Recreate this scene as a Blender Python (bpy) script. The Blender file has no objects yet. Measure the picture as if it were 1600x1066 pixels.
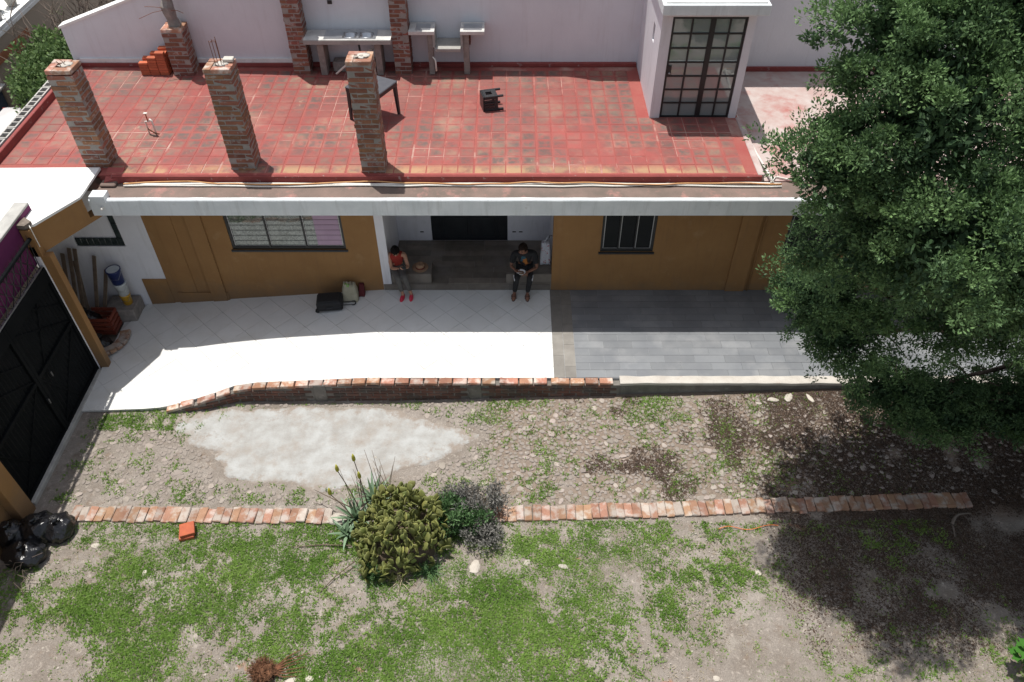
import bpy, bmesh, math, random
import numpy as np
from mathutils import Vector, Matrix, noise as mnoise
random.seed(7)
rng = np.random.default_rng(11)
R = math.radians
sc = bpy.context.scene
col = sc.collection

# ------------------------------------------------------------------ camera, sky, sun, exposure
cam = bpy.data.objects.new('camera', bpy.data.cameras.new('camera'))
col.objects.link(cam)
cam.location = (0, 0, 11.85)
cam.rotation_euler = (R(45), 0, 0)
cam.data.sensor_width = 36
cam.data.lens = 27.59
cam.data.clip_end = 600
sc.camera = cam
SUN = Vector((-0.165, 0.19, 1.0)).normalized()
elev = math.asin(SUN.z)
w = bpy.data.worlds.new('World'); sc.world = w; w.use_nodes = True
wn = w.node_tree
sky = wn.nodes.new('ShaderNodeTexSky'); sky.sky_type = 'NISHITA'; sky.sun_disc = False
sky.dust_density = 2.0; sky.ozone_density = .6; sky.air_density = 1.0; sky.sun_elevation = elev; sky.sun_rotation = math.atan2(SUN.x, SUN.y)
bg = wn.nodes['Background']; bg.inputs['Strength'].default_value = 0.13
hs = wn.nodes.new('ShaderNodeHueSaturation'); hs.inputs['Saturation'].default_value = .48   # camera white balance for open shade
wn.links.new(sky.outputs[0], hs.inputs['Color']); wn.links.new(hs.outputs[0], bg.inputs[0])
sun = bpy.data.objects.new('sun', bpy.data.lights.new('sun', 'SUN')); col.objects.link(sun)
sun.data.energy = 4.7; sun.data.angle = R(0.5); sun.data.color = (1, .965, .91)
sun.rotation_euler = SUN.to_track_quat('Z', 'Y').to_euler()
sun.location = (0, 0, 30)
sc.view_settings.view_transform = 'Standard'; sc.view_settings.look = 'None'
sc.view_settings.exposure = 0.1; sc.view_settings.gamma = 1
sc.cycles.max_bounces = 6

# ------------------------------------------------------------------ materials
MATS = {}
def lin(c):
    return tuple((v/12.92 if v <= .04045 else ((v+.055)/1.055)**2.4) for v in (x/255 for x in c))
def mat(name, c1, c2=None, scale=3.0, rough=.85, bump=0, bscale=40, rnd=0, c3=None, scale3=9, thr3=(.55, .7),
        metal=0, spec=.5, detail=5, thr=(.35, .65), hue=0, coat=0, streak=None):
    """procedural material: two or three colours mixed by world-space noise, per-object value shift, fine bump"""
    m = bpy.data.materials.new(name); m.use_nodes = True; MATS[name] = m
    nt = m.node_tree; N = nt.nodes; L = nt.links
    b = N['Principled BSDF']
    b.inputs['Roughness'].default_value = rough; b.inputs['Metallic'].default_value = metal
    b.inputs['Specular IOR Level'].default_value = spec
    if coat: b.inputs['Coat Weight'].default_value = coat
    geo = N.new('ShaderNodeNewGeometry')
    def nz(s, d=detail, off=0):
        n = N.new('ShaderNodeTexNoise'); n.inputs['Scale'].default_value = s; n.inputs['Detail'].default_value = d
        n.inputs['Roughness'].default_value = .62
        if off:
            mp = N.new('ShaderNodeMapping'); mp.inputs['Location'].default_value = (off, off*1.7, off*.6)
            L.new(geo.outputs['Position'], mp.inputs[0]); L.new(mp.outputs[0], n.inputs['Vector'])
        else: L.new(geo.outputs['Position'], n.inputs['Vector'])
        return n.outputs['Fac']
    def ramp(fac, a, z):
        r = N.new('ShaderNodeMapRange'); r.inputs[1].default_value = a; r.inputs[2].default_value = z
        L.new(fac, r.inputs[0]); return r.outputs[0]
    def mix(f, a, z):
        x = N.new('ShaderNodeMix'); x.data_type = 'RGBA'; L.new(f, x.inputs[0])
        for i, v in ((6, a), (7, z)):
            if isinstance(v, tuple): x.inputs[i].default_value = (*v, 1)
            else: L.new(v, x.inputs[i])
        return x.outputs[2]
    out = c1
    if c2: out = mix(ramp(nz(scale), *thr), c1, c2)
    if c3: out = mix(ramp(nz(scale3, off=13.3), *thr3), out, c3)
    if streak:                                   # rain streaks and grime, stretched down the wall
        mp = N.new('ShaderNodeMapping'); mp.inputs['Scale'].default_value = (5.5, 5.5, .55)
        n = N.new('ShaderNodeTexNoise'); n.inputs['Scale'].default_value = 1.3; n.inputs['Detail'].default_value = 7; n.inputs['Roughness'].default_value = .7
        L.new(geo.outputs['Position'], mp.inputs[0]); L.new(mp.outputs[0], n.inputs['Vector'])
        r = N.new('ShaderNodeMapRange'); r.inputs[1].default_value = .52; r.inputs[2].default_value = .78; r.inputs[4].default_value = streak[1]
        L.new(n.outputs['Fac'], r.inputs[0]); out = mix(r.outputs[0], out, streak[0])
    if rnd or hue:
        oi = N.new('ShaderNodeObjectInfo')
        h = N.new('ShaderNodeHueSaturation')
        if isinstance(out, tuple): h.inputs['Color'].default_value = (*out, 1)
        else: L.new(out, h.inputs['Color'])
        r = N.new('ShaderNodeMapRange'); r.inputs[3].default_value = 1-rnd; r.inputs[4].default_value = 1+rnd
        L.new(oi.outputs['Random'], r.inputs[0]); L.new(r.outputs[0], h.inputs['Value'])
        if hue:
            mul = N.new('ShaderNodeMath'); mul.operation = 'MULTIPLY'; mul.inputs[1].default_value = 7.31
            fr = N.new('ShaderNodeMath'); fr.operation = 'FRACT'
            L.new(oi.outputs['Random'], mul.inputs[0]); L.new(mul.outputs[0], fr.inputs[0])
            r2 = N.new('ShaderNodeMapRange'); r2.inputs[3].default_value = .5-hue; r2.inputs[4].default_value = .5+hue
            L.new(fr.outputs[0], r2.inputs[0]); L.new(r2.outputs[0], h.inputs['Hue'])
        out = h.outputs[0]
    if isinstance(out, tuple): b.inputs['Base Color'].default_value = (*out, 1)
    else: L.new(out, b.inputs['Base Color'])
    if bump:
        bp = N.new('ShaderNodeBump'); bp.inputs['Strength'].default_value = bump; bp.inputs['Distance'].default_value = .02
        L.new(nz(bscale, 4), bp.inputs['Height']); L.new(bp.outputs[0], b.inputs['Normal'])
    m['_mix'] = 0
    m.node_tree.nodes['Principled BSDF'].name = 'Principled BSDF'
    return m

mat('white_paint', (.70, .70, .735), (.64, .64, .68), 1.3, .8, .12, 25, c3=(.55, .55, .57), scale3=2.5, thr3=(.6, .9), streak=((.40, .39, .38), .45))
mat('rear_plaster', (.68, .70, .735), (.62, .64, .68), .8, .85, .2, 18, c3=(.60, .595, .62), scale3=.7, thr3=(.58, .8), streak=((.48, .47, .48), .4))
mat('fascia_white', (.72, .75, .76), (.62, .66, .67), 2.5, .8, .1, 25, c3=(.45, .45, .42), scale3=4, thr3=(.64, .85), streak=((.36, .37, .36), .55))
mat('white_roof', (.82, .82, .80), (.66, .65, .62), 2.2, .85, .3, 12, c3=(.40, .39, .36), scale3=5, thr3=(.64, .8))
mat('ochre', (.285, .152, .055), (.25, .13, .045), 1.6, .85, .1, 30, c3=(.33, .20, .095), scale3=3, thr3=(.6, .85), streak=((.17, .095, .045), .5))
def splash(name, dark, h):
    nt = MATS[name].node_tree; N = nt.nodes; L = nt.links; b = N['Principled BSDF']; src = b.inputs['Base Color'].links[0].from_socket
    geo = N.new('ShaderNodeNewGeometry'); sp_ = N.new('ShaderNodeSeparateXYZ'); L.new(geo.outputs['Position'], sp_.inputs[0])
    n = N.new('ShaderNodeTexNoise'); n.inputs['Scale'].default_value = 2.4; n.inputs['Detail'].default_value = 9; n.inputs['Roughness'].default_value = .75; L.new(geo.outputs['Position'], n.inputs['Vector'])
    a = N.new('ShaderNodeMath'); a.operation = 'MULTIPLY_ADD'; a.inputs[1].default_value = -1.6; L.new(n.outputs['Fac'], a.inputs[0]); L.new(sp_.outputs[2], a.inputs[2])
    r = N.new('ShaderNodeMapRange'); r.inputs[1].default_value = h; r.inputs[2].default_value = h-.5; r.inputs[4].default_value = .7; L.new(a.outputs[0], r.inputs[0])
    x = N.new('ShaderNodeMix'); x.data_type = 'RGBA'; L.new(r.outputs[0], x.inputs[0]); L.new(src, x.inputs[6]); x.inputs[7].default_value = (*dark, 1); L.new(x.outputs[2], b.inputs['Base Color'])
splash('ochre', (.19, .12, .065), .05)
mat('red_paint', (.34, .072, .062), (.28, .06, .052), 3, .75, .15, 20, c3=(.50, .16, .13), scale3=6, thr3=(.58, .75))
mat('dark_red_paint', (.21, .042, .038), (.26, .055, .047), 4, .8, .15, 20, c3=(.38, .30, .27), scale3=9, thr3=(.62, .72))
mat('stained_slab', (.20, .138, .115), (.13, .10, .082), 1.6, .9, .3, 18, c3=(.33, .17, .145), scale3=3.2, thr3=(.55, .72))
mat('pink_roof', (.40, .285, .26), (.46, .40, .375), 2.8, .9, .3, 15, c3=(.36, .15, .13), scale3=1.9, thr3=(.52, .72), detail=9)
mat('mortar', (.31, .285, .26), (.24, .22, .20), 6, .95, .4, 40)
mat('brick', (.265, .115, .066), (.20, .085, .052), 7, .92, .35, 50, rnd=.28, c3=(.33, .30, .275), scale3=11, thr3=(.55, .70), hue=.014)
mat('brick_rear', (.225, .088, .058), (.165, .066, .046), 8, .92, .35, 50, rnd=.26, c3=(.31, .27, .25), scale3=8, thr3=(.56, .68), hue=.01)
mat('brick_cap', (.37, .19, .12), (.30, .145, .095), 6, .92, .3, 50, rnd=.28, c3=(.50, .42, .36), scale3=5, thr3=(.47, .62), hue=.014)
mat('brick_edge', (.33, .185, .12), (.26, .14, .09), 6, .95, .4, 40, rnd=.2, c3=(.40, .345, .30), scale3=5, thr3=(.46, .62), hue=.012)
mat('brick_pale', (.36, .30, .255), (.44, .39, .34), 7, .95, .4, 40, rnd=.15, c3=(.30, .19, .14), scale3=6, thr3=(.52, .66))
mat('brick_loose', (.47, .125, .055), (.40, .10, .05), 8, .9, .25, 50, rnd=.15, c3=(.5, .22, .13), scale3=9, thr3=(.62, .8))
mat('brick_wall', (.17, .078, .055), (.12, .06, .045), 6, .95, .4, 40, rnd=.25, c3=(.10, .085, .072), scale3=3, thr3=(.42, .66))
mat('concrete', (.37, .355, .33), (.29, .28, .26), 3, .95, .35, 25, c3=(.46, .45, .43), scale3=6, thr3=(.58, .75))
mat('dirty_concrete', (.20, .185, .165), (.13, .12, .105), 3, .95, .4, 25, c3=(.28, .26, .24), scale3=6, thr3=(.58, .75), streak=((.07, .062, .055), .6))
mat('rough_concrete', (.29, .26, .235), (.20, .18, .165), 9, .95, .6, 40)
mat('cap_cement', (.52, .49, .44), (.42, .385, .34), 3, .95, .4, 30, c3=(.40, .27, .2), scale3=5, thr3=(.63, .75))
mat('tile_white', (.66, .66, .635), (.72, .72, .70), 1.5, .42, .03, 20, rnd=.025, c3=(.60, .58, .53), scale3=1.1, thr3=(.55, .8))
mat('grout_white', (.62, .61, .585), (.50, .49, .46), 1.1, .9, thr=(.5, .7))
mat('grout_pale', (.40, .41, .42), (.34, .35, .36), 5, .9)
mat('tile_grey', (.155, .165, .178), (.19, .20, .21), 1.6, .42, .05, 30, rnd=.10, c3=(.25, .255, .26), scale3=1.4, thr3=(.5, .75), spec=.8)
mat('tile_wood', (.21, .182, .15), (.15, .128, .106), 5, .5, .05, 30, rnd=.22, c3=(.22, .20, .18), scale3=1.5, thr3=(.5, .7))
mat('tile_border', (.25, .235, .21), (.20, .185, .165), 5, .5, .05, 30, rnd=.18)
mat('black_metal', (.012, .013, .015), (.018, .019, .021), 5, .45, .05, 20)
mat('gate_metal', (.004, .005, .006), (.007, .008, .009), 2.5, .85, .1, 15, spec=.1)
mat('door_dark', (.012, .014, .017), (.018, .021, .024), 6, .35)
mat('purple', (.130, .012, .082), (.105, .010, .066), 2, .85, .12, 20)
mat('galvanised', (.50, .51, .52), (.40, .41, .42), 5, .38, .05, 20, metal=.85)
mat('steel_sink', (.62, .63, .64), (.50, .51, .52), 4, .3, metal=.9)
mat('counter_cement', (.62, .61, .58), (.48, .47, .45), 5, .8, .3, 25, c3=(.34, .32, .29), scale3=8, thr3=(.62, .75))
mat('dark_plastic', (.018, .019, .022), (.026, .027, .03), 8, .42)
mat('table_plastic', (.070, .072, .085), (.085, .088, .10), 8, .4)
mat('pipe_white', (.74, .72, .66), (.66, .63, .57), 6, .5)
mat('pipe_orange', (.62, .33, .14), (.55, .27, .10), 6, .6)
mat('aluminium', (.40, .41, .43), None, rough=.4, metal=.8)
mat('rust', (.14, .05, .025), (.22, .09, .045), 20, .9)
mat('bark', (.075, .05, .036), (.12, .088, .066), 12, .95, .6, 30)
mat('dead_wood', (.20, .165, .135), (.13, .105, .085), 14, .95, .6, 40)
mat('litter_and_shade', (.050, .032, .022), (.095, .060, .041), 9, .95, .5, 60)  # litter brown, darkened further to deepen the tree shadow
mat('stone', (.315, .275, .24), (.26, .222, .192), 9, .92, .35, 30, rnd=.24, c3=(.34, .285, .25), scale3=2.5, thr3=(.45, .7), hue=.014)
mat('pale_stone', (.38, .34, .29), (.46, .42, .36), 9, .9, .3, 30, rnd=.15)
mat('patch_cement', (.40, .405, .395), (.30, .29, .27), 3.1, .95, .9, 20, c3=(.29, .255, .22), scale3=2.2, thr3=(.50, .72), detail=13)
mat('kerb_cement', (.44, .43, .40), (.34, .33, .31), 5, .95, .4, 30)
mat('cactus', (.215, .225, .062), (.155, .175, .05), 14, .6, .1, 60, rnd=.25, hue=.02)
mat('cactus_edge', (.30, .27, .10), (.22, .2, .07), 20, .8)
mat('aloe', (.11, .185, .10), (.16, .235, .14), 6, .5, rnd=.2)
mat('aloe_flower', (.50, .42, .05), (.35, .36, .05), 20, .7)
mat('stalk_brown', (.15, .11, .075), (.10, .075, .05), 20, .9)
mat('black_bag', (.008, .008, .009), (.012, .012, .014), 5, .22, .5, 16, spec=.6)
mat('skin_light', (.43, .235, .155), (.40, .21, .135), 10, .6)
mat('skin_brown', (.215, .10, .062), (.19, .088, .054), 10, .55)
mat('hair_dark', (.006, .005, .005), (.010, .008, .007), 60, .8, .4, 120, spec=.15)
mat('hair_brown', (.014, .008, .006), (.022, .013, .009), 60, .8, .4, 120, spec=.15)
mat('red_cloth', (.30, .028, .018), (.25, .022, .015), 10, .9, .15, 60)
mat('grey_cloth', (.115, .108, .10), (.09, .085, .078), 14, .95, .2, 50)
mat('black_cloth', (.012, .012, .013), (.018, .018, .02), 14, .95, .2, 50)
mat('print_orange', (.42, .17, .03), (.3, .09, .02), 30, .9)
mat('print_teal', (.03, .10, .13), (.02, .06, .10), 30, .9)
mat('print_white', (.65, .65, .66), None, rough=.8)
mat('shoe_red', (.62, .035, .075), (.5, .02, .05), 30, .6)
mat('sandal', (.10, .045, .035), (.06, .03, .025), 30, .7)
mat('foam_white', (.78, .78, .77), (.72, .72, .71), 10, .6)
mat('phone_glass', (.01, .01, .012), None, rough=.15)
mat('straw', (.36, .23, .14), (.26, .15, .09), 25, .9, .4, 80)
mat('hat_band', (.16, .035, .02), None, rough=.9)
mat('suitcase_cloth', (.011, .011, .012), (.016, .016, .017), 12, .75, .3, 60)
mat('tote_cloth', (.40, .37, .27), (.33, .31, .22), 8, .9, .2, 40)
mat('tote_green', (.16, .55, .04), (.12, .42, .03), 20, .8)
mat('maroon_cloth', (.10, .015, .018), None, rough=.9)
mat('plastic_white', (.66, .68, .72), (.56, .58, .64), 12, .4, .4, 25, c3=(.40, .05, .07), scale3=14, thr3=(.60, .63))
mat('paint_blue', (.012, .022, .10), (.016, .03, .13), 6, .4)
mat('paint_yellow', (.58, .33, .03), None, rough=.45)
mat('bucket_white', (.60, .64, .66), (.5, .55, .58), 10, .45)
mat('crate_red', (.17, .035, .018), None, rough=.6)
mat('wood_old', (.19, .14, .10), (.13, .095, .07), 12, .9, .3, 30)
mat('block_cement', (.47, .45, .42), (.36, .345, .32), 10, .95, .5, 40)
mat('beige_wall', (.40, .33, .26), (.36, .295, .23), 1, .9, .2, 20)
mat('terracotta_wall', (.38, .15, .075), (.33, .125, .06), 3, .9)
mat('blue_door', (.018, .04, .075), (.024, .05, .09), 3, .5)
mat('car_paint', (.74, .72, .72), (.70, .68, .68), 2, .3, coat=.6)
mat('car_red', (.34, .05, .045), None, rough=.4)
mat('car_glass', (.012, .014, .016), None, rough=.08)
mat('rubber', (.015, .015, .015), None, rough=.9)
mat('pot_clay', (.55, .53, .50), (.45, .43, .40), 8, .8)
mat('cord_orange', (.65, .16, .03), None, rough=.6)
mat('root_fibre', (.17, .075, .035), (.10, .045, .022), 30, .95)
mat('glass_block', (.02, .028, .028), (.05, .062, .06), 9, .12)
mat('curtain', (.50, .36, .48), (.44, .31, .42), 3, .9)
mat('road', (.10, .095, .095), (.14, .135, .13), 2, .95, .3, 20)
mat('twig', (.13, .095, .075), (.20, .155, .125), 8, .95)

def glass_mat(name, c, refl, c2=None):
    m = bpy.data.materials.new(name); m.use_nodes = True; MATS[name] = m
    nt = m.node_tree; N = nt.nodes; L = nt.links
    b = N['Principled BSDF']; b.inputs['Base Color'].default_value = (*c, 1); b.inputs['Roughness'].default_value = .5; b.inputs['Specular IOR Level'].default_value = .1
    if c2:                                       # mottled reflection painted into the pane colour
        geo = N.new('ShaderNodeNewGeometry'); n = N.new('ShaderNodeTexNoise'); n.inputs['Scale'].default_value = 14; n.inputs['Detail'].default_value = 8; n.inputs['Distortion'].default_value = 1.5
        L.new(geo.outputs['Position'], n.inputs['Vector']); r = N.new('ShaderNodeMapRange'); r.inputs[1].default_value = .42; r.inputs[2].default_value = .60; L.new(n.outputs['Fac'], r.inputs[0])
        q = N.new('ShaderNodeMix'); q.data_type = 'RGBA'; q.inputs[6].default_value = (*c, 1); q.inputs[7].default_value = (*c2, 1); L.new(r.outputs[0], q.inputs[0]); L.new(q.outputs[2], b.inputs['Base Color'])
    g = N.new('ShaderNodeBsdfGlossy'); g.inputs['Roughness'].default_value = .03; g.inputs['Color'].default_value = (.9, .95, .95, 1)
    x = N.new('ShaderNodeMixShader'); x.inputs[0].default_value = refl
    L.new(b.outputs[0], x.inputs[1]); L.new(g.outputs[0], x.inputs[2])
    L.new(x.outputs[0], N['Material Output'].inputs[0])
glass_mat('window_glass', (.045, .055, .052), .10, (.17, .19, .18))
glass_mat('window_glass_dark', (.004, .005, .006), .012)
def clear_glass(name, amt, tint, frost):
    m = bpy.data.materials.new(name); m.use_nodes = True; MATS[name] = m
    nt = m.node_tree; N = nt.nodes; L = nt.links
    t = N.new('ShaderNodeBsdfTransparent'); t.inputs[0].default_value = (*tint, 1)
    g = N.new('ShaderNodeBsdfGlossy'); g.inputs['Roughness'].default_value = .03
    x = N.new('ShaderNodeMixShader'); x.inputs[0].default_value = amt
    df = N.new('ShaderNodeBsdfDiffuse'); df.inputs[0].default_value = (.40, .47, .47, 1)
    y = N.new('ShaderNodeMixShader'); y.inputs[0].default_value = frost
    L.new(t.outputs[0], y.inputs[1]); L.new(df.outputs[0], y.inputs[2])
    L.new(y.outputs[0], x.inputs[1]); L.new(g.outputs[0], x.inputs[2])
    L.new(x.outputs[0], N['Material Output'].inputs[0])
clear_glass('door_glass', .14, (.62, .70, .70), .50)

def leaf_mat(name, dark, light, attr='tint', trans=.25, rough=.6):
    m = bpy.data.materials.new(name); m.use_nodes = True; MATS[name] = m
    nt = m.node_tree; N = nt.nodes; L = nt.links
    b = N['Principled BSDF']; b.inputs['Roughness'].default_value = rough
    b.inputs['Specular IOR Level'].default_value = .3
    a = N.new('ShaderNodeAttribute'); a.attribute_name = attr
    x = N.new('ShaderNodeMix'); x.data_type = 'RGBA'
    x.inputs[6].default_value = (*dark, 1); x.inputs[7].default_value = (*light, 1)
    L.new(a.outputs['Fac'], x.inputs[0]); L.new(x.outputs[2], b.inputs['Base Color'])
    t = N.new('ShaderNodeBsdfTranslucent'); L.new(x.outputs[2], t.inputs[0])
    s = N.new('ShaderNodeMixShader'); s.inputs[0].default_value = trans
    L.new(b.outputs[0], s.inputs[1]); L.new(t.outputs[0], s.inputs[2])
    L.new(s.outputs[0], N['Material Output'].inputs[0])
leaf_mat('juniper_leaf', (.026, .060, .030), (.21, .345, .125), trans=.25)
leaf_mat('grass_leaf', (.13, .25, .04), (.30, .44, .11), trans=.35)
leaf_mat('dry_grass', (.30, .25, .16), (.42, .37, .26), trans=.15)
leaf_mat('shrub_leaf', (.05, .10, .032), (.17, .25, .085))
leaf_mat('purple_leaf', (.12, .12, .11), (.30, .285, .26))
leaf_mat('green_leaf', (.05, .115, .04), (.13, .23, .09))
leaf_mat('fig_leaf', (.07, .22, .03), (.12, .30, .05), trans=.35)

def tile_mat():
    """painted clay roof tiles: red paint worn to brown-grey clay towards the middle of each tile"""
    m = bpy.data.materials.new('roof_tile'); m.use_nodes = True; MATS['roof_tile'] = m
    nt = m.node_tree; N = nt.nodes; L = nt.links
    b = N['Principled BSDF']; b.inputs['Roughness'].default_value = .75
    geo = N.new('ShaderNodeNewGeometry')
    def nz(s, off, d=5):
        mp = N.new('ShaderNodeMapping'); mp.inputs['Location'].default_value = (off, off*.7, 0)
        n = N.new('ShaderNodeTexNoise'); n.inputs['Scale'].default_value = s; n.inputs['Detail'].default_value = d
        n.inputs['Roughness'].default_value = .65
        L.new(geo.outputs['Position'], mp.inputs[0]); L.new(mp.outputs[0], n.inputs['Vector']); return n.outputs['Fac']
    def rg(f, a, z, lo=0, hi=1):
        r = N.new('ShaderNodeMapRange'); r.inputs[1].default_value = a; r.inputs[2].default_value = z
        r.inputs[3].default_value = lo; r.inputs[4].default_value = hi; L.new(f, r.inputs[0]); return r.outputs[0]
    def mx(f, a, z):
        x = N.new('ShaderNodeMix'); x.data_type = 'RGBA'; L.new(f, x.inputs[0])
        for i, v in ((6, a), (7, z)):
            if isinstance(v, tuple): x.inputs[i].default_value = (*v, 1)
            else: L.new(v, x.inputs[i])
        return x.outputs[2]
    def mt(op, a, z):
        x = N.new('ShaderNodeMath'); x.operation = op; x.use_clamp = op != 'ADD'
        for i, v in ((0, a), (1, z)):
            if isinstance(v, (int, float)): x.inputs[i].default_value = v
            else: L.new(v, x.inputs[i])
        return x.outputs[0]
    at = N.new('ShaderNodeAttribute'); at.attribute_name = 'wear'
    base = mx(rg(nz(2.6, 3), .35, .68), (.305, .064, .055), (.26, .077, .064))
    base = mx(rg(nz(1.1, 8), .52, .7), base, (.35, .145, .11))
    clay = mx(rg(nz(.8, 21), .46, .66), (.105, .078, .068), (.29, .19, .13))
    big = rg(nz(.55, 31, 3), .34, .56)
    fine = rg(nz(7, 41), .30, .56)
    f = mt('MULTIPLY', at.outputs['Fac'], mt('MULTIPLY', big, fine))
    f = mt('MULTIPLY', f, .95)
    out = mx(f, base, clay)
    sy = N.new('ShaderNodeSeparateXYZ'); L.new(geo.outputs['Position'], sy.inputs[0])
    sand = mt('MULTIPLY', rg(sy.outputs[1], 13.15, 12.95), rg(nz(2.2, 63), .36, .56, 0, .75))
    out = mx(sand, out, (.40, .25, .13))
    spot = mt('MULTIPLY', rg(nz(3.1, 55), .66, .72), .55)
    out = mx(spot, out, (.45, .33, .22))
    out = mx(mt('MULTIPLY', rg(nz(.42, 91, 6), .50, .68), .45), out, (.16, .105, .088))
    out = mx(mt('MULTIPLY', rg(nz(1.0, 97, 7), .58, .74), .35), out, (.36, .24, .17))
    oi = N.new('ShaderNodeObjectInfo'); h = N.new('ShaderNodeHueSaturation')
    L.new(out, h.inputs['Color']); L.new(rg(oi.outputs['Random'], 0, 1, .88, 1.10), h.inputs['Value'])
    L.new(h.outputs[0], b.inputs['Base Color'])
    bp = N.new('ShaderNodeBump'); bp.inputs['Strength'].default_value = .2; bp.inputs['Distance'].default_value = .02
    L.new(nz(25, 2), bp.inputs['Height']); L.new(bp.outputs[0], b.inputs['Normal'])
tile_mat()

def grout_red():
    m = mat('roof_grout', (.28, .060, .052), (.30, .09, .072), 2.0, .9, .2, 25, c3=(.42, .29, .24), scale3=.8, thr3=(.52, .66))
grout_red()

def soil_mat():
    m = bpy.data.materials.new('soil'); m.use_nodes = True; MATS['soil'] = m
    nt = m.node_tree; N = nt.nodes; L = nt.links
    b = N['Principled BSDF']; b.inputs['Roughness'].default_value = .95; b.inputs['Specular IOR Level'].default_value = .15
    geo = N.new('ShaderNodeNewGeometry')
    def nz(s, off, d=6, r=.65):
        mp = N.new('ShaderNodeMapping'); mp.inputs['Location'].default_value = (off, off*.7, off*.2)
        n = N.new('ShaderNodeTexNoise'); n.inputs['Scale'].default_value = s; n.inputs['Detail'].default_value = d
        n.inputs['Roughness'].default_value = r
        L.new(geo.outputs['Position'], mp.inputs[0]); L.new(mp.outputs[0], n.inputs['Vector']); return n.outputs['Fac']
    def rg(f, a, z, lo=0, hi=1):
        r = N.new('ShaderNodeMapRange'); r.inputs[1].default_value = a; r.inputs[2].default_value = z
        r.inputs[3].default_value = lo; r.inputs[4].default_value = hi; L.new(f, r.inputs[0]); return r.outputs[0]
    def mx(f, a, z):
        x = N.new('ShaderNodeMix'); x.data_type = 'RGBA'; L.new(f, x.inputs[0])
        for i, v in ((6, a), (7, z)):
            if isinstance(v, tuple): x.inputs[i].default_value = (*v, 1)
            else: L.new(v, x.inputs[i])
        return x.outputs[2]
    def add(a, z):
        x = N.new('ShaderNodeMath'); x.operation = 'ADD'
        for i, v in ((0, a), (1, z)):
            if isinstance(v, (int, float)): x.inputs[i].default_value = v
            else: L.new(v, x.inputs[i])
        return x.outputs[0]
    def mul(a, z):
        x = N.new('ShaderNodeMath'); x.operation = 'MULTIPLY'; L.new(a, x.inputs[0]); L.new(z, x.inputs[1]); return x.outputs[0]
    c = mx(rg(nz(1.3, 5), .35, .65), (.20, .172, .145), (.285, .252, .222))
    c = mx(rg(nz(.9, 17), .55, .75), c, (.355, .32, .28))
    c = mx(rg(nz(3.2, 47), .48, .70), c, (.195, .165, .138))
    c = mx(rg(nz(12, 57), .55, .75), c, (.42, .37, .32))
    c = mx(rg(nz(5.5, 27), .56, .72), c, (.20, .155, .12))
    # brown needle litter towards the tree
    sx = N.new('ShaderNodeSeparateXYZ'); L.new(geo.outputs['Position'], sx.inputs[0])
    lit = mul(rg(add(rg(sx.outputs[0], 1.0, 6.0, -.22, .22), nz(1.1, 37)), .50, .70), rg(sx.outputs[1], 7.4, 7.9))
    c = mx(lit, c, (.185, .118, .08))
    bare = rg(nz(.75, 71, 4), .66, .69)
    c = mx(bare, c, (.30, .17, .11))
    cob = mul(rg(add(nz(1.4, 81, 4), rg(sx.outputs[0], -1.6, 0, -.5, .12)), .40, .58), rg(sx.outputs[1], 7.6, 8.0))
    c = mx(cob, c, (.225, .178, .142))
    # gravel specks
    v = N.new('ShaderNodeTexVoronoi'); v.inputs['Scale'].default_value = 34; L.new(geo.outputs['Position'], v.inputs['Vector'])
    c = mx(rg(v.outputs['Distance'], .10, .16, .55, 0), c, (.52, .47, .40))
    f = rg(nz(55, 3, 3), .3, .7, .8, 1.2)
    h = N.new('ShaderNodeHueSaturation'); L.new(c, h.inputs['Color']); L.new(f, h.inputs['Value'])
    L.new(h.outputs[0], b.inputs['Base Color'])
    bp = N.new('ShaderNodeBump'); bp.inputs['Strength'].default_value = .7; bp.inputs['Distance'].default_value = .03
    L.new(nz(22, 9, 7, .75), bp.inputs['Height']); L.new(bp.outputs[0], b.inputs['Normal'])
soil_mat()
def blend_patch():
    nt = MATS['patch_cement'].node_tree; N = nt.nodes; L = nt.links; b = N['Principled BSDF']
    src = b.inputs['Base Color'].links[0].from_socket
    a = N.new('ShaderNodeAttribute'); a.attribute_name = 'rim'
    geo = N.new('ShaderNodeNewGeometry'); n = N.new('ShaderNodeTexNoise'); n.inputs['Scale'].default_value = 3.4; n.inputs['Detail'].default_value = 10; n.inputs['Roughness'].default_value = .7
    L.new(geo.outputs['Position'], n.inputs['Vector'])
    ad = N.new('ShaderNodeMath'); ad.operation = 'MULTIPLY_ADD'; ad.inputs[1].default_value = .30; L.new(a.outputs['Fac'], ad.inputs[0]); L.new(n.outputs['Fac'], ad.inputs[2])
    r = N.new('ShaderNodeMapRange'); r.inputs[1].default_value = .66; r.inputs[2].default_value = .80; L.new(ad.outputs[0], r.inputs[0])
    x = N.new('ShaderNodeMix'); x.data_type = 'RGBA'; L.new(r.outputs[0], x.inputs[0]); L.new(src, x.inputs[6]); x.inputs[7].default_value = (.265, .225, .19, 1)
    L.new(x.outputs[2], b.inputs['Base Color'])
blend_patch()

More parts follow.
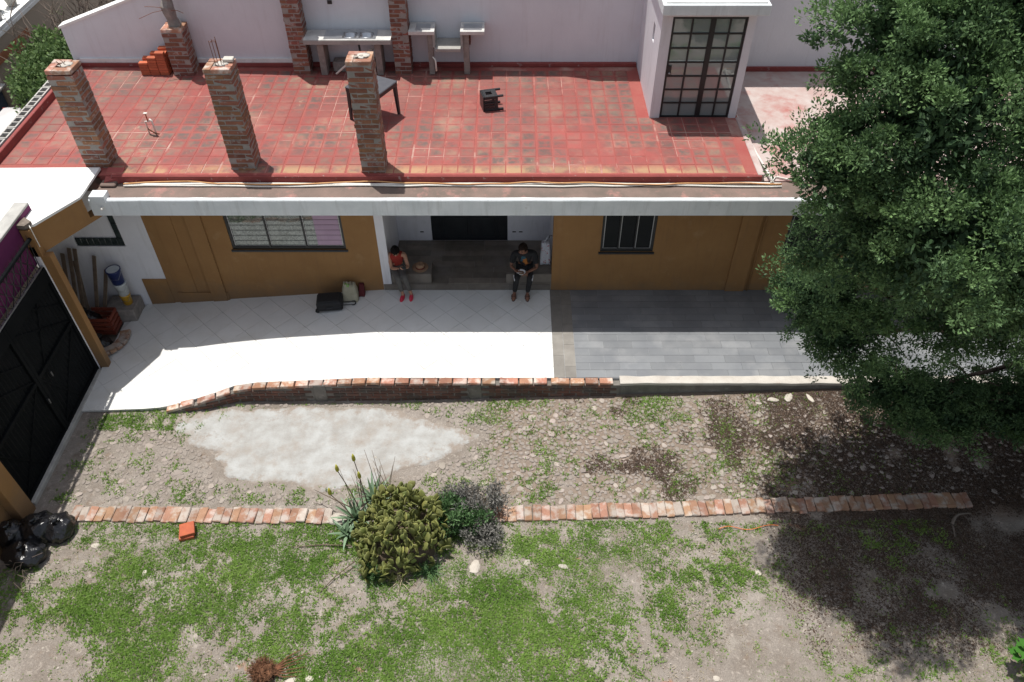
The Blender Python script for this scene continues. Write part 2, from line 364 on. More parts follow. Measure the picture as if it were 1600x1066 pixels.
# ------------------------------------------------------------------ object helpers
def world_of(o):
    return o.matrix_basis.copy() if o.parent is None else world_of(o.parent) @ o.matrix_parent_inverse @ o.matrix_basis
def link(name, me, m=None, parent=None, loc=None, rot=None, scale=None):
    o = bpy.data.objects.new(name, me); col.objects.link(o)
    if m is not None and me is not None and not me.materials: me.materials.append(MATS[m])
    if parent is not None:
        o.parent = parent; o.matrix_parent_inverse = world_of(parent).inverted()
    if loc is not None: o.location = loc
    if rot is not None: o.rotation_euler = rot
    if scale is not None: o.scale = scale
    return o
def tag(o, label=None, cat=None, group=None, kind=None):
    if label: o['label'] = label
    if cat: o['category'] = cat
    if group: o['group'] = group
    if kind: o['kind'] = kind
    return o
def empty(name, loc, label=None, cat=None, group=None, rot=None):
    o = bpy.data.objects.new(name, None); col.objects.link(o); o.location = loc
    o.empty_display_size = .2
    if rot is not None: o.rotation_euler = rot
    return tag(o, label, cat, group)
def copy_tree(o, parent=None):
    c = o.copy(); col.objects.link(c)
    if parent is not None: c.parent = parent
    for ch in list(o.children): copy_tree(ch, c)
    return c
class MB:
    """collects shapes of ONE part; coordinates are world unless built under a parent, where they stay relative to it"""
    def __init__(s): s.bm = bmesh.new()
    def box(s, x0, x1, y0, y1, z0, z1, bevel=0):
        vs = [s.bm.verts.new(p) for p in ((x0,y0,z0),(x1,y0,z0),(x1,y1,z0),(x0,y1,z0),(x0,y0,z1),(x1,y0,z1),(x1,y1,z1),(x0,y1,z1))]
        fs = [s.bm.faces.new([vs[i] for i in f]) for f in ((3,2,1,0),(4,5,6,7),(0,1,5,4),(1,2,6,5),(2,3,7,6),(3,0,4,7))]
        if bevel:
            es = list({e for f in fs for e in f.edges})
            bmesh.ops.bevel(s.bm, geom=es, offset=bevel, segments=1, affect='EDGES', profile=.5)
        return s
    def obox(s, c, size, M=None, bevel=0):
        """oriented box: centre c, size, 3x3 matrix"""
        b = bmesh.new(); bmesh.ops.create_cube(b, size=1)
        for v in b.verts: v.co = Vector((v.co.x*size[0], v.co.y*size[1], v.co.z*size[2]))
        if bevel: bmesh.ops.bevel(b, geom=list(b.edges), offset=bevel, segments=1, affect='EDGES', profile=.5)
        for v in b.verts: v.co = (M @ v.co if M is not None else v.co) + Vector(c)
        s.merge(b); return s
    def bar(s, a, b, wid, dep=None, up=(0,0,1)):
        a, b = Vector(a), Vector(b); d = (b-a); n = d.normalized(); dep = dep or wid
        u = Vector(up)
        if abs(n.dot(u)) > .95: u = Vector((0,1,0))
        sx = n.cross(u).normalized(); sz = sx.cross(n)
        M = Matrix((sx, n, sz)).transposed()
        return s.obox((a+b)/2, (wid, d.length, dep), M)
    def tube(s, pts, rad, seg=8, cap=True):
        pts = [Vector(p) for p in pts]; rs = rad if isinstance(rad, (list, tuple)) else [rad]*len(pts)
        rings = []; ref = None
        for i, p in enumerate(pts):
            t = (pts[min(i+1, len(pts)-1)]-pts[max(i-1, 0)]).normalized()
            if ref is None: ref = Vector((0,0,1)) if abs(t.z) < .9 else Vector((1,0,0))
            sx = t.cross(ref).normalized(); sy = sx.cross(t).normalized(); ref = sy if abs(sy.dot(t)) < .9 else ref
            rings.append([s.bm.verts.new(p+(sx*math.cos(a)+sy*math.sin(a))*rs[i]) for a in (2*math.pi*k/seg for k in range(seg))])
        for A, B in zip(rings, rings[1:]):
            for k in range(seg): s.bm.faces.new((A[k], A[(k+1)%seg], B[(k+1)%seg], B[k]))
        if cap:
            s.bm.faces.new(rings[0]); s.bm.faces.new(rings[-1][::-1])
        return s
    def lathe(s, prof, c=(0,0,0), seg=20):
        rings = [[s.bm.verts.new((c[0]+r*math.cos(a), c[1]+r*math.sin(a), c[2]+z)) for a in (2*math.pi*k/seg for k in range(seg))] for r, z in prof]
        for A, B in zip(rings, rings[1:]):
            for k in range(seg): s.bm.faces.new((A[k], A[(k+1)%seg], B[(k+1)%seg], B[k]))
        s.bm.faces.new(rings[0][::-1]); s.bm.faces.new(rings[-1])
        return s
    def prism(s, poly, z0, z1):
        """vertical prism over a 2-D polygon; z0/z1 number or function(x, y)"""
        f0 = z0 if callable(z0) else (lambda x, y: z0); f1 = z1 if callable(z1) else (lambda x, y: z1)
        A = [s.bm.verts.new((x, y, f0(x, y))) for x, y in poly]; B = [s.bm.verts.new((x, y, f1(x, y))) for x, y in poly]
        n = len(poly); s.bm.faces.new(A[::-1]); s.bm.faces.new(B)
        for k in range(n): s.bm.faces.new((A[k], A[(k+1)%n], B[(k+1)%n], B[k]))
        return s
    def sheet(s, pts, thick, axis):
        """polygon of 3-D points thickened along axis"""
        ax = Vector(axis)*thick
        A = [s.bm.verts.new(p) for p in pts]; B = [s.bm.verts.new(Vector(p)+ax) for p in pts]
        n = len(pts); s.bm.faces.new(A[::-1]); s.bm.faces.new(B)
        for k in range(n): s.bm.faces.new((A[k], A[(k+1)%n], B[(k+1)%n], B[k]))
        return s
    def ball(s, c, r, sub=2, jit=0, flat=(1,1,1), seed=0):
        b = bmesh.new(); bmesh.ops.create_icosphere(b, subdivisions=sub, radius=1)
        for v in b.verts:
            k = 1+jit*(mnoise.noise(v.co*1.9+Vector((seed*3.1, seed*1.7, seed)))) if jit else 1
            v.co = Vector((v.co.x*flat[0], v.co.y*flat[1], v.co.z*flat[2]))*r*k+Vector(c)
        s.merge(b); return s
    def merge(s, b):
        bmesh.ops.recalc_face_normals(b, faces=b.faces)
        me = bpy.data.meshes.new('t'); b.to_mesh(me); b.free(); s.bm.from_mesh(me); bpy.data.meshes.remove(me)
    def mesh(s, name, smooth=False):
        bmesh.ops.recalc_face_normals(s.bm, faces=s.bm.faces)
        me = bpy.data.meshes.new(name); s.bm.to_mesh(me); s.bm.free()
        if smooth: me.polygons.foreach_set('use_smooth', [True]*len(me.polygons))
        return me
    def build(s, name, m, parent=None, smooth=False, label=None):
        me = s.mesh(name, smooth); me.materials.append(MATS[m])
        o = bpy.data.objects.new(name, me); col.objects.link(o)
        if parent is not None:
            o.parent = parent
            o.matrix_parent_inverse = world_of(parent).inverted()   # world coordinates stay valid
        if label: o['label'] = label
        return o
def soup(name, verts, faces, m, parent=None, attrs=None, world=True):
    me = bpy.data.meshes.new(name)
    nv, nf, k = len(verts), len(faces), faces.shape[1]
    me.vertices.add(nv); me.vertices.foreach_set('co', np.ascontiguousarray(verts, dtype=np.float32).ravel())
    me.loops.add(nf*k); me.loops.foreach_set('vertex_index', np.ascontiguousarray(faces, dtype=np.int32).ravel())
    me.polygons.add(nf); me.polygons.foreach_set('loop_start', np.arange(0, nf*k, k, dtype=np.int32))
    me.update(calc_edges=True)
    for nme, arr in (attrs or {}).items():
        a = me.attributes.new(nme, 'FLOAT', 'POINT'); a.data.foreach_set('value', np.ascontiguousarray(arr, dtype=np.float32))
    me.materials.append(MATS[m])
    o = bpy.data.objects.new(name, me); col.objects.link(o)
    if parent is not None:
        o.parent = parent
        if world:
            o.matrix_parent_inverse = world_of(parent).inverted()
    return o
def chamfer_box(name, size, m, bevel, jit=0, seed=0):
    b = bmesh.new(); bmesh.ops.create_cube(b, size=1)
    for v in b.verts: v.co = Vector((v.co.x*size[0], v.co.y*size[1], v.co.z*size[2]))
    bmesh.ops.bevel(b, geom=list(b.edges), offset=bevel, segments=1, affect='EDGES', profile=.5)
    r = random.Random(seed)
    for v in b.verts: v.co += Vector((r.uniform(-1,1), r.uniform(-1,1), r.uniform(-1,1)))*jit
    me = bpy.data.meshes.new(name); b.to_mesh(me); b.free(); me.materials.append(MATS[m]); return me
def clip_poly(subject, clip):
    """2-D Sutherland-Hodgman: subject polygon clipped by a convex counter-clockwise polygon"""
    out = list(subject)
    for i in range(len(clip)):
        a, b = clip[i], clip[(i+1) % len(clip)]; inp, out = out, []
        side = lambda p: (b[0]-a[0])*(p[1]-a[1])-(b[1]-a[1])*(p[0]-a[0])
        for k in range(len(inp)):
            p, q = inp[k-1], inp[k]; sp, sq = side(p), side(q)
            if (sp < 0) != (sq < 0):
                t = sp/(sp-sq); out.append((p[0]+t*(q[0]-p[0]), p[1]+t*(q[1]-p[1])))
            if sq >= 0: out.append(q)
        if not out: return []
    res = []
    for p in out:
        if not res or abs(p[0]-res[-1][0])+abs(p[1]-res[-1][1]) > 1e-4: res.append(p)
    if len(res) > 2 and abs(res[0][0]-res[-1][0])+abs(res[0][1]-res[-1][1]) < 1e-4: res.pop()
    return res if len(res) > 2 else []
def area(p): return abs(sum(p[i-1][0]*p[i][1]-p[i][0]*p[i-1][1] for i in range(len(p))))/2
def interp(x, pts):
    if x <= pts[0][0]: return pts[0][1]
    for (a, fa), (b, fb) in zip(pts, pts[1:]):
        if x <= b: return fa+(fb-fa)*(x-a)/(b-a)
    return pts[-1][1]
def fbm(x, y, s, seed=0, octv=3):
    """vectorised value noise, 0..1"""
    out = np.zeros_like(x); amp = 1; tot = 0
    for o in range(octv):
        g = np.random.default_rng(seed+o*17).random((128, 128))
        u, v = x/s+37.3+o*11, y/s+51.7+o*7
        iu, iv = np.floor(u).astype(int), np.floor(v).astype(int); fu, fv = u-iu, v-iv
        fu, fv = fu*fu*(3-2*fu), fv*fv*(3-2*fv)
        G = lambda a, b: g[a % 128, b % 128]
        out += amp*((G(iu,iv)*(1-fu)+G(iu+1,iv)*fu)*(1-fv)+(G(iu,iv+1)*(1-fu)+G(iu+1,iv+1)*fu)*fv); tot += amp
        amp *= .5; s *= .5
    return out/tot

# ================================================================== SETTING: ground, terrace
FAC = 12.88            # facade plane
ZT = .55               # terrace level
ZR = 3.55              # roof terrace level
FRONT = [(-8.5, .05), (-6.7, .09), (-5.9, .27), (-5.5, .33), (-5.0, .42), (-2.8, ZT)]
EDGE = [(-8.42, 9.87), (-7.2, 9.9), (-6.7, 9.95), (-5.9, 10.10), (-5.45, 10.27), (-5.0, 10.29), (.82, 10.29)]
def zt(x, y):
    if x >= -2.8: return ZT
    t = (-2.8-x)/5.15
    back = ZT-.41*t; fr = interp(x, FRONT); k = min(1, max(0, (y-10)/(FAC-10)))
    return fr*(1-k)+back*k

def zg(x, y):
    """yard height: the ground climbs towards the right end of the terrace wall"""
    k = np.clip((np.asarray(y, float)-7.75)/2.3, 0, 1); k = k*k*(3-2*k)
    return np.interp(x, [-6, -2.5, 2.1, 6.5, 10.5], [0, .04, .20, .38, .44])*k
def build_ground():
    xs = np.unique(np.concatenate([np.linspace(-160, -30, 14), np.linspace(-30, -10.4, 20), [-10.2], np.linspace(-10, 12, 221), np.linspace(13, 160, 16)]))
    ys = np.unique(np.concatenate([np.linspace(-80, 1, 12), np.linspace(1.2, 11, 100), np.linspace(12, 30, 10), np.linspace(34, 220, 14)]))
    X, Y = np.meshgrid(xs, ys); Z = np.zeros_like(X)
    yard = (X > -10.0) & (X < 12) & (Y > 1) & (Y < 11)
    Z = np.where(yard, (fbm(X, Y, .9, 5)-.5)*.05+(fbm(X, Y, .25, 9)-.5)*.018, 0)
    Z = np.where((Y > 7.3) & (Y < 10.2) & yard, Z*.12-.004, Z)
    Z = np.where(X < -10.3, -1.6, Z+np.where((X > -10) & (X < 14) & (Y > 3), zg(X, np.minimum(Y, 10.1)), 0))
    V = np.stack([X.ravel(), Y.ravel(), Z.ravel()], 1)
    n = len(xs); i, j = np.meshgrid(np.arange(n-1), np.arange(len(ys)-1)); a = (j*n+i).ravel()
    F = np.stack([a, a+1, a+n+1, a+n], 1)
    o = soup('ground', V, F, 'soil'); o.data.polygons.foreach_set('use_smooth', [True]*len(o.data.polygons))
    tag(o, 'dry tan soil yard with sparse grass in front of the house', 'ground', kind='structure')
    return o
ground = build_ground()

# trampled cement patch, ragged edge, lying a few centimetres proud
def cement_patch():
    base = [(-6.45,9.3),(-6.3,9.75),(-5.9,9.98),(-5.0,9.95),(-3.8,9.99),(-2.6,9.93),(-1.7,9.7),(-1.2,9.45),(-.62,9.27),(-.8,9.0),(-1.25,8.75),(-1.7,8.5),(-2.2,8.35),
            (-2.5,8.1),(-3.2,8.02),(-3.9,8.15),(-4.6,8.25),(-5.1,8.35),(-5.35,8.62),(-5.6,8.9),(-6.1,9.05)]
    ring = []
    for k in range(len(base)):
        a, b = Vector(base[k]), Vector(base[(k+1) % len(base)])
        for t in range(6):
            p = a.lerp(b, t/6); q = Vector((p.x, p.y, 0))
            n = mnoise.noise(q*1.6)*.22+mnoise.noise(q*4.5)*.12+mnoise.noise(q*11)*.05
            c = Vector((-3.6, 9.1)); d = (p-c).normalized(); p = p+d*n; ring.append(p)
    c = Vector((-3.6, 9.05)); bm = bmesh.new(); rows = []
    for s in (1.0, .985, .90, .74, .56, .38, .2):
        row = []
        for p in ring:
            q = c+(p-c)*s; z = -.012 if s == 1 else (.004 if s == .985 else .010+.012*mnoise.noise(Vector((q.x*2, q.y*2, 1)))+.006*mnoise.noise(Vector((q.x*9, q.y*9, 1))))
            row.append(bm.verts.new((q.x, q.y, z+float(zg(q.x, q.y)))))
        rows.append(row)
    n = len(ring)
    for A, B in zip(rows, rows[1:]):
        for k in range(n): bm.faces.new((A[k], A[(k+1)%n], B[(k+1)%n], B[k]))
    bm.faces.new(rows[-1])
    bmesh.ops.recalc_face_normals(bm, faces=bm.faces)
    me = bpy.data.meshes.new('cement_patch'); bm.to_mesh(me); bm.free()
    at = me.attributes.new('rim', 'FLOAT', 'POINT'); at.data.foreach_set('value', [r for r in (1., .95, .62, .30, .12, .04, 0.) for _ in ring]); me.materials.append(MATS['patch_cement'])
    me.polygons.foreach_set('use_smooth', [True]*len(me.polygons))
    o = bpy.data.objects.new('cement_patch', me); col.objects.link(o)
    tag(o, 'whitish worn cement patch on the ground below the terrace', 'pavement', kind='structure')
cement_patch()

# terrace
WHITE_POLY = EDGE+[(.82, FAC), (-8.05, FAC), (-8.42, 12.0)]
def build_terrace():
    t = empty('terrace', (0, 11.5, 0), 'raised terrace paved with white and slate grey tiles before the house', 'terrace')
    t['kind'] = 'structure'
    b = MB()
    # bed under the tiles, following the ramp
    xs = [-8.42+.2*i for i in range(29)]+[-2.8, .82]
    def yfront(x): return interp(x, EDGE)+.012
    cols = []
    for x in xs:
        y0, y1 = yfront(x), FAC-.004
        cols.append([[b.bm.verts.new((x, y0+(y1-y0)*k/6, zt(x, y0+(y1-y0)*k/6)-.012)) for k in range(7)], b.bm.verts.new((x, y0, -.3)), b.bm.verts.new((x, y1, -.3))])
    for A, B in zip(cols, cols[1:]):
        for k in range(6): b.bm.faces.new((A[0][k], B[0][k], B[0][k+1], A[0][k+1]))
        b.bm.faces.new((A[1], B[1], B[0][0], A[0][0]))
    b.bm.faces.new([cols[0][1]]+cols[0][0]+[cols[0][2]])
    b.build('mortar_bed', 'grout_white', t)
    MB().box(.822, 11.5, 10.292, FAC-.004, -.3, ZT-.012).build('mortar_bed', 'grout_pale', t)
    # white diagonal tiles
    s, g = .46, .0028; c45 = math.sqrt(.5); n = 0
    for i in range(-22, 22):
        for j in range(-22, 22):
            u, v = i*s, j*s
            q = [(u+g, v+g), (u+s-g, v+g), (u+s-g, v+s-g), (u+g, v+s-g)]
            q = [(-4+(a-b_)*c45, 11.5+(a+b_)*c45) for a, b_ in q]
            if max(p[0] for p in q) < -8.5 or min(p[0] for p in q) > .85: continue
            if max(p[1] for p in q) < 9.8 or min(p[1] for p in q) > FAC: continue
            poly = clip_poly(WHITE_POLY, q)
            if not poly or area(poly) < .004: continue
            lift = random.uniform(-.001, .0015)
            parts = [poly]
            if min(p[0] for p in poly) < -2.8 < max(p[0] for p in poly):    # bend at the fold of the ramp
                parts = [clip_poly(poly, [(-9, 9), (-2.8, 9), (-2.8, 14), (-9, 14)]), clip_poly(poly, [(-2.8, 9), (2, 9), (2, 14), (-2.8, 14)])]
            m = MB()
            for pp in parts:
                if pp: m.prism(pp, lambda x, y: zt(x, y)-.02, lambda x, y: zt(x, y)+lift)
            m.build('tile', 'tile_white', t); n += 1
    # slate grey planks
    for r in range(13):
        y0 = 10.30+r*.2; y1 = min(y0+.2, FAC-.006)
        x = 1.262-(.3 if r % 2 else 0)-random.uniform(0, .03)
        while x < 10.6:
            a, b_ = max(x, 1.262), x+.6
            if b_-a > .05: MB().box(a+.0025, b_-.0025, y0+.0025, y1-.0025, ZT-.02, ZT+random.uniform(-.0012, .0012)).build('tile', 'tile_grey', t)
            x += .6
    # two columns of wood-look border planks
    for c, x0 in enumerate((.822, 1.043)):
        y = 10.30-(.3 if c else 0)
        while y < FAC-.02:
            a, b_ = max(y, 10.30), min(y+.6, FAC-.006)
            if b_-a > .03: MB().box(x0+.002, x0+.217, a+.002, b_-.002, ZT-.02, ZT+random.uniform(-.001, .0015)).build('tile', 'tile_border', t)
            y += .6
    return t
terrace = build_terrace()

# retaining wall under the terrace edge
def retaining_wall():
    t = empty('retaining_wall', (-2, 10.2, 0), 'low brick retaining wall carrying the front edge of the terrace', 'wall')
    path = [(-6.75, 9.86), (-5.95, 10.0), (-5.45, 10.17), (-5.0, 10.19), (2.1, 10.19)]
    vars_ = [chamfer_box('brick_cap', (.265, .15, .065), 'brick_cap', .010, .005, k) for k in range(6)]
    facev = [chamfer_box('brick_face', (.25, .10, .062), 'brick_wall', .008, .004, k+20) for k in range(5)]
    pts = [Vector(p) for p in path]; seg = [(b-a).length for a, b in zip(pts, pts[1:])]; tot = sum(seg)
    def at(sv):
        for (a, b), l in zip(zip(pts, pts[1:]), seg):
            if sv <= l: return a+(b-a)*(sv/l), (b-a).normalized()
            sv -= l
        return pts[-1], (pts[-1]-pts[-2]).normalized()
    # core
    core = MB(); N = 60; A = None
    for i in range(N+1):
        p, d = at(tot*i/N); nrm = Vector((-d.y, d.x)); z = max(zt(p.x, p.y+.05)-.07, -.02)
        q0, q1 = p-nrm*.035, p+nrm*.10
        Bv = [core.bm.verts.new((q0.x, q0.y, -.25)), core.bm.verts.new((q0.x, q0.y, z)), core.bm.verts.new((q1.x, q1.y, z)), core.bm.verts.new((q1.x, q1.y, -.25))]
        if A:
            for k in range(3): core.bm.faces.new((A[k], Bv[k], Bv[k+1], A[k+1]))
        A = Bv
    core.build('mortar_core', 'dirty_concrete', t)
    s = .14
    while s < tot-.1:
        p, d = at(s); z = zt(p.x, p.y+.05)-.030+random.uniform(-.004, .006); a = math.atan2(d.y, d.x)
        p2, _ = at(min(s+.1, tot)); dz = zt(p2.x, p2.y+.05)-zt(p.x, p.y+.05)
        nrm = Vector((-d.y, d.x)); p = p+nrm*(.025+random.uniform(-.008, .008))
        L = random.choice((1, 1, 1, .55)) if random.random() < .3 else 1
        link('brick', random.choice(vars_), None, t, (p.x, p.y, z), (0, -math.atan2(dz, .1), a+random.uniform(-.03, .03)), (L*random.uniform(.94, 1), 1, 1))
        s += .268*L+.012
    for c in range(6):
        z = .445-.078*c; s = .1+(.13 if c % 2 else 0)
        while s < tot-.12:
            p, d = at(s); top = zt(p.x, p.y+.05)-.09
            if z < top and z > -.05 and not (abs(p.x+3.75) < .22 or abs(p.x+.72) < .22):
                nrm = Vector((-d.y, d.x)); q = p+nrm*(-.0+random.uniform(-.004, .006))
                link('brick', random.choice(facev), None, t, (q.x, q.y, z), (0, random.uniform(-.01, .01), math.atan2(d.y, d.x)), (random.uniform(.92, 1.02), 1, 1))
            s += .265
    for x in (-3.75, -.72):
        MB().box(x-.12, x+.12, 10.135, 10.25, -.1, .485, .008).build('cement_post', 'dirty_concrete', t)
    return t
retaining_wall()
cw = MB()
cw.box(2.105, 11.5, 10.17, 10.287, -.2, ZT-.045)
o_ = empty('terrace_kerb', (6, 10.2, 0), 'pale cement kerb wall along the grey tiled part of the terrace', 'wall')
cw.build('wall', 'dirty_concrete', o_)
cap = MB(); prev = None
for i in range(96):
    x = 2.09+i*.1; y0 = 10.135+.018*mnoise.noise(Vector((x*2.1, 0, 3))); y1 = 10.325+.02*mnoise.noise(Vector((x*3, 7, 3))); z = ZT+.012+.006*mnoise.noise(Vector((x*4, 1, 1)))
    r = [cap.bm.verts.new(p) for p in ((x, y0, ZT-.05), (x, y0+.004, z-.006), (x, y0+.02, z), (x, y1, z), (x, y1, ZT-.05))]
    if prev:
        for k in range(4): cap.bm.faces.new((prev[k], r[k], r[k+1], prev[k+1]))
    else: cap.bm.faces.new(r)
    prev = r
cap.build('cap', 'cap_cement', o_)

# ================================================================== HOUSE
house = empty('house', (-1, 14, 0), 'single-storey ochre house with a red tiled roof terrace', 'house')
def holes_wall(b, x0, x1, z0, z1, y0, y1, holes):
    xs = sorted({x0, x1, *[h[0] for h in holes], *[h[1] for h in holes]}); zs = sorted({z0, z1, *[h[2] for h in holes], *[h[3] for h in holes]})
    for a, c in zip(xs, xs[1:]):
        for d, e in zip(zs, zs[1:]):
            if any(h[0] <= a and c <= h[1] and h[2] <= d and e <= h[3] for h in holes): continue
            b.box(a, c, y0, y1, d, e)
    return b
W1 = (-5.80, -3.44, 1.66, 2.92); W2 = (1.83, 2.93, 1.60, 2.92); W3 = (5.62, 7.0, 1.60, 2.92)
holes_wall(MB(), -7.44, -2.78, -.3, 3.098, FAC, FAC+.2, [W1]).build('wall', 'ochre', house, label='ochre painted front wall left of the porch')
holes_wall(MB(), .845, 10.9, -.3, 3.098, FAC, FAC+.2, [W2, W3]).build('wall', 'ochre', house, label='ochre painted front wall right of the porch')
holes_wall(MB(), -10.0, -7.442, -.3, 3.098, FAC+.004, FAC+.2, [(-9.01, -8.0, 1.74, 2.7)]).build('wall', 'white_paint', house, label='white wall in the corner store')
MB().box(-7.96, -7.441, FAC-.016, FAC+.003, -.2, .86).build('dado', 'ochre', house)
MB().box(-6.56, -6.24, FAC-.05, FAC-.001, -.1, 3.096).build('pilaster', 'ochre', house)
MB().box(-7.20, -6.86, FAC-.022, FAC-.001, .5, 3.096).build('pilaster', 'ochre', house)
MB().box(-7.30, -6.2, FAC-.03, FAC-.0015, -.1, .49).build('dado', 'ochre', house)
MB().box(4.62, 5.02, FAC-.05, FAC-.001, .4, 3.096).build('pilaster', 'ochre', house)
MB().tube([(5.1, FAC-.03, .56), (5.1, FAC-.03, 3.09)], .018).build('downpipe', 'ochre', house, True)
# side, back and inner walls (closed volume)
MB().box(-10.0, -9.8, FAC+.201, 17.4, -1.7, 3.3).build('wall', 'beige_wall', house)
MB().box(-10.0, 10.9, 17.401, 17.6, -1.7, 3.3).build('wall', 'white_paint', house)
# niche window: white inner board in a border of dark glass blocks
nw = MB().box(-9.0, -8.01, FAC+.05, FAC+.07, 1.75, 2.7).build('window', 'white_paint', house)
for k in range(8):
    MB().box(-8.995+k*.1232, -8.995+k*.1232+.117, FAC+.012, FAC+.05, 1.75, 1.935, .006).build('glass_block', 'glass_block', nw)
for k in range(4):
    MB().box(-8.128, -8.012, FAC+.012, FAC+.05, 1.945+k*.19, 1.945+k*.19+.182, .006).build('glass_block', 'glass_block', nw)
# barred windows
def window(W, nm, glass, bars, lab):
    x0, x1, z0, z1 = W; y = FAC
    f = MB()
    f.box(x0, x1, y+.02, y+.09, z0, z0+.05); f.box(x0, x1, y+.02, y+.09, z1-.05, z1)
    f.box(x0, x0+.05, y+.02, y+.09, z0+.05, z1-.05); f.box(x1-.05, x1, y+.02, y+.09, z0+.05, z1-.05)
    wdw = f.build('window', 'black_metal', house, label=lab)
    n = nm; wd = (x1-x0-.1)/n
    for i in range(n):
        a = x0+.05+i*wd; c = a+wd
        MB().box(a+.02, c-.02, y+.06, y+.066, z0+.07, z1-.07).build('pane', glass, wdw)
        fr = MB(); e = .018
        fr.box(a+.004, c-.004, y+.045, y+.075, z0+.052, z0+.052+e); fr.box(a+.004, a+.004+e, y+.045, y+.075, z0+.053+e, z1-.052); fr.box(c-.004-e, c-.004, y+.045, y+.075, z0+.053+e, z1-.052)
        fr.build('sash', 'aluminium', wdw)
        if i: MB().box(a-.026, a+.002, y+.015, y+.10, z0+.051, z1-.051).build('mullion', 'black_metal', wdw)
    for k in range(bars):
        z = z0+.06+(z1-z0-.1)*(k+.5)/bars
        MB().tube([(x0+.03, y-.012, z), (x1-.03, y-.012, z)], .004, 5).build('bar', 'black_metal', wdw)
    MB().box(x0-.03, x1+.03, y-.03, y+.019, z0-.05, z0-.002, .004).build('sill', 'black_metal', wdw)
    return wdw
wl = window(W1, 3, 'window_glass', 9, 'wide three-pane barred window with a pink curtain')
window(W2, 3, 'window_glass_dark', 0, 'dark three-pane window')
window(W3, 3, 'window_glass_dark', 0, 'dark window behind the tree')
MB().box(-4.02, -3.52, FAC+.05, FAC+.058, 1.74, 2.84).build('curtain', 'curtain', wl)
# porch recess
MB().box(-2.982, -2.782, FAC+.201, 14.4, .2, 3.098).build('porch_wall', 'white_paint', house)
MB().box(-2.7795, -2.60, FAC+.0005, 14.399, .2, 3.098).build('porch_wall', 'white_paint', house)
MB().box(.8445, .875, FAC+.001, FAC+.2, .4, 3.098).build('corner_bead', 'white_paint', house) if False else None
MB().box(.86, 1.05, FAC+.201, 14.4, .2, 3.098).build('porch_wall', 'white_paint', house)
pw = holes_wall(MB(), -2.599, .859, .2, 3.098, 14.4, 14.6, [(-1.83, -.10, .7, 2.95)])
pw.build('porch_wall', 'white_paint', house)
MB().box(-2.779, .8445, FAC+.002, 14.399, -.1, .70).build('porch_base', 'mortar', house)
pf = MB().box(-2.59, .855, FAC+.01, 14.39, .701, .712).build('porch_floor', 'grout_pale', house)
for r in range(8):
    y0 = FAC+.0+r*.19; y1 = min(y0+.19, 14.39); x = -2.59-random.uniform(0, .8)
    while x < .855:
        a, c = max(x, -2.59), min(x+.9, .855)
        if c-a > .03 and y1-y0 > .02:
            MB().box(a+.002, c-.002, y0+.002, y1-.002, .713, .73+random.uniform(-.0008, .0008)).build('plank_tile', 'tile_wood', pf)
        x += .9
x = -2.775
while x < .84:                                            # tiles on the riser
    c = min(x+.9, .843)
    MB().box(x+.002, c-.002, FAC-.012, FAC+.001, ZT+.003, .712).build('plank_tile', 'tile_wood', pf); x += .9
def bench(x0, x1, y0, y1, z1):
    b = MB().box(x0+.008, x1-.008, y0+.008, y1, .731, z1-.012).build('bench_block', 'mortar', house)
    n = 2
    for k in range(n):
        ya = y0+(y1-y0)*k/n; yb = y0+(y1-y0)*(k+1)/n
        MB().box(x0, x1, ya+.0015, yb-.0015, z1-.011, z1+random.uniform(-.0006, .0006)).build('plank_tile', 'tile_wood', b)
    MB().box(x0, x1, y0-.004, y0+.007, .7325, z1-.0125).build('plank_tile', 'tile_wood', b)
    for xa in (x0, x1):
        MB().box(xa-.004, xa+.007, y0+.009, y1-.002, .7325, z1-.0125).build('plank_tile', 'tile_wood', b)
bench(-2.588, -1.74, FAC+.02, 13.34, .98)
bench(-.12, .85, FAC+.02, 13.34, .98)
dr = empty('door', (-.96, 14.4, .73)); dr.parent = house; dr.matrix_parent_inverse = world_of(house).inverted()
dm = MB(); dm.box(-1.828, -.102, 14.44, 14.48, .702, 2.948); dm.build('door_leaf', 'door_dark', dr)
for x0, x1 in ((-1.82, -1.60), (-1.58, -.98), (-.96, -.36), (-.34, -.11)):
    for z0, z1 in ((.80, 1.35), (1.42, 2.1), (2.17, 2.9)):
        MB().box(x0+.03, x1-.03, 14.425, 14.442, z0, z1, .006).build('door_panel', 'door_dark', dr)
MB().tube([(-1.03, 14.40, 1.75), (-1.03, 14.40, 2.05)], .012, 8).build('handle', 'aluminium', dr)
for x in (-2.05, .05, .2):
    MB().box(x-.04, x+.04, 14.385, 14.399, .96, .985, .003).build('socket', 'black_metal', house)

# roof: overhanging slab, fascia, curb, tiled floor
MB().box(-7.84, 10.9, 12.20, 17.4, 3.10, 3.395).build('roof_slab', 'stained_slab', house)
MB().box(-10.0, -7.8405, FAC, 17.4, 3.10, 3.395).build('roof_slab', 'stained_slab', house)
fa = MB(); prev = None
for i in range(190):
    x = -7.85+i*(18.7/189); dzz = .006*mnoise.noise(Vector((x*1.7, 0, 0)))
    r = [fa.bm.verts.new(p) for p in ((x, 12.195, 3.085), (x, 12.10, 3.085), (x, 12.10, 3.41+dzz), (x, 12.115, 3.43+dzz), (x, 12.185+.012*mnoise.noise(Vector((x*3, 4, 0))), 3.43+dzz), (x, 12.199, 3.40))]
    if prev:
        for k in range(6): fa.bm.faces.new((prev[k], prev[(k+1) % 6], r[(k+1) % 6], r[k]))
    else: fa.bm.faces.new(r[::-1])
    prev = r
fa.bm.faces.new(prev)
fa.build('fascia', 'fascia_white', house)
MB().box(-7.80, -7.52, 12.08, 12.30, 3.36, 3.52, .006).build('fascia_block', 'fascia_white', house)
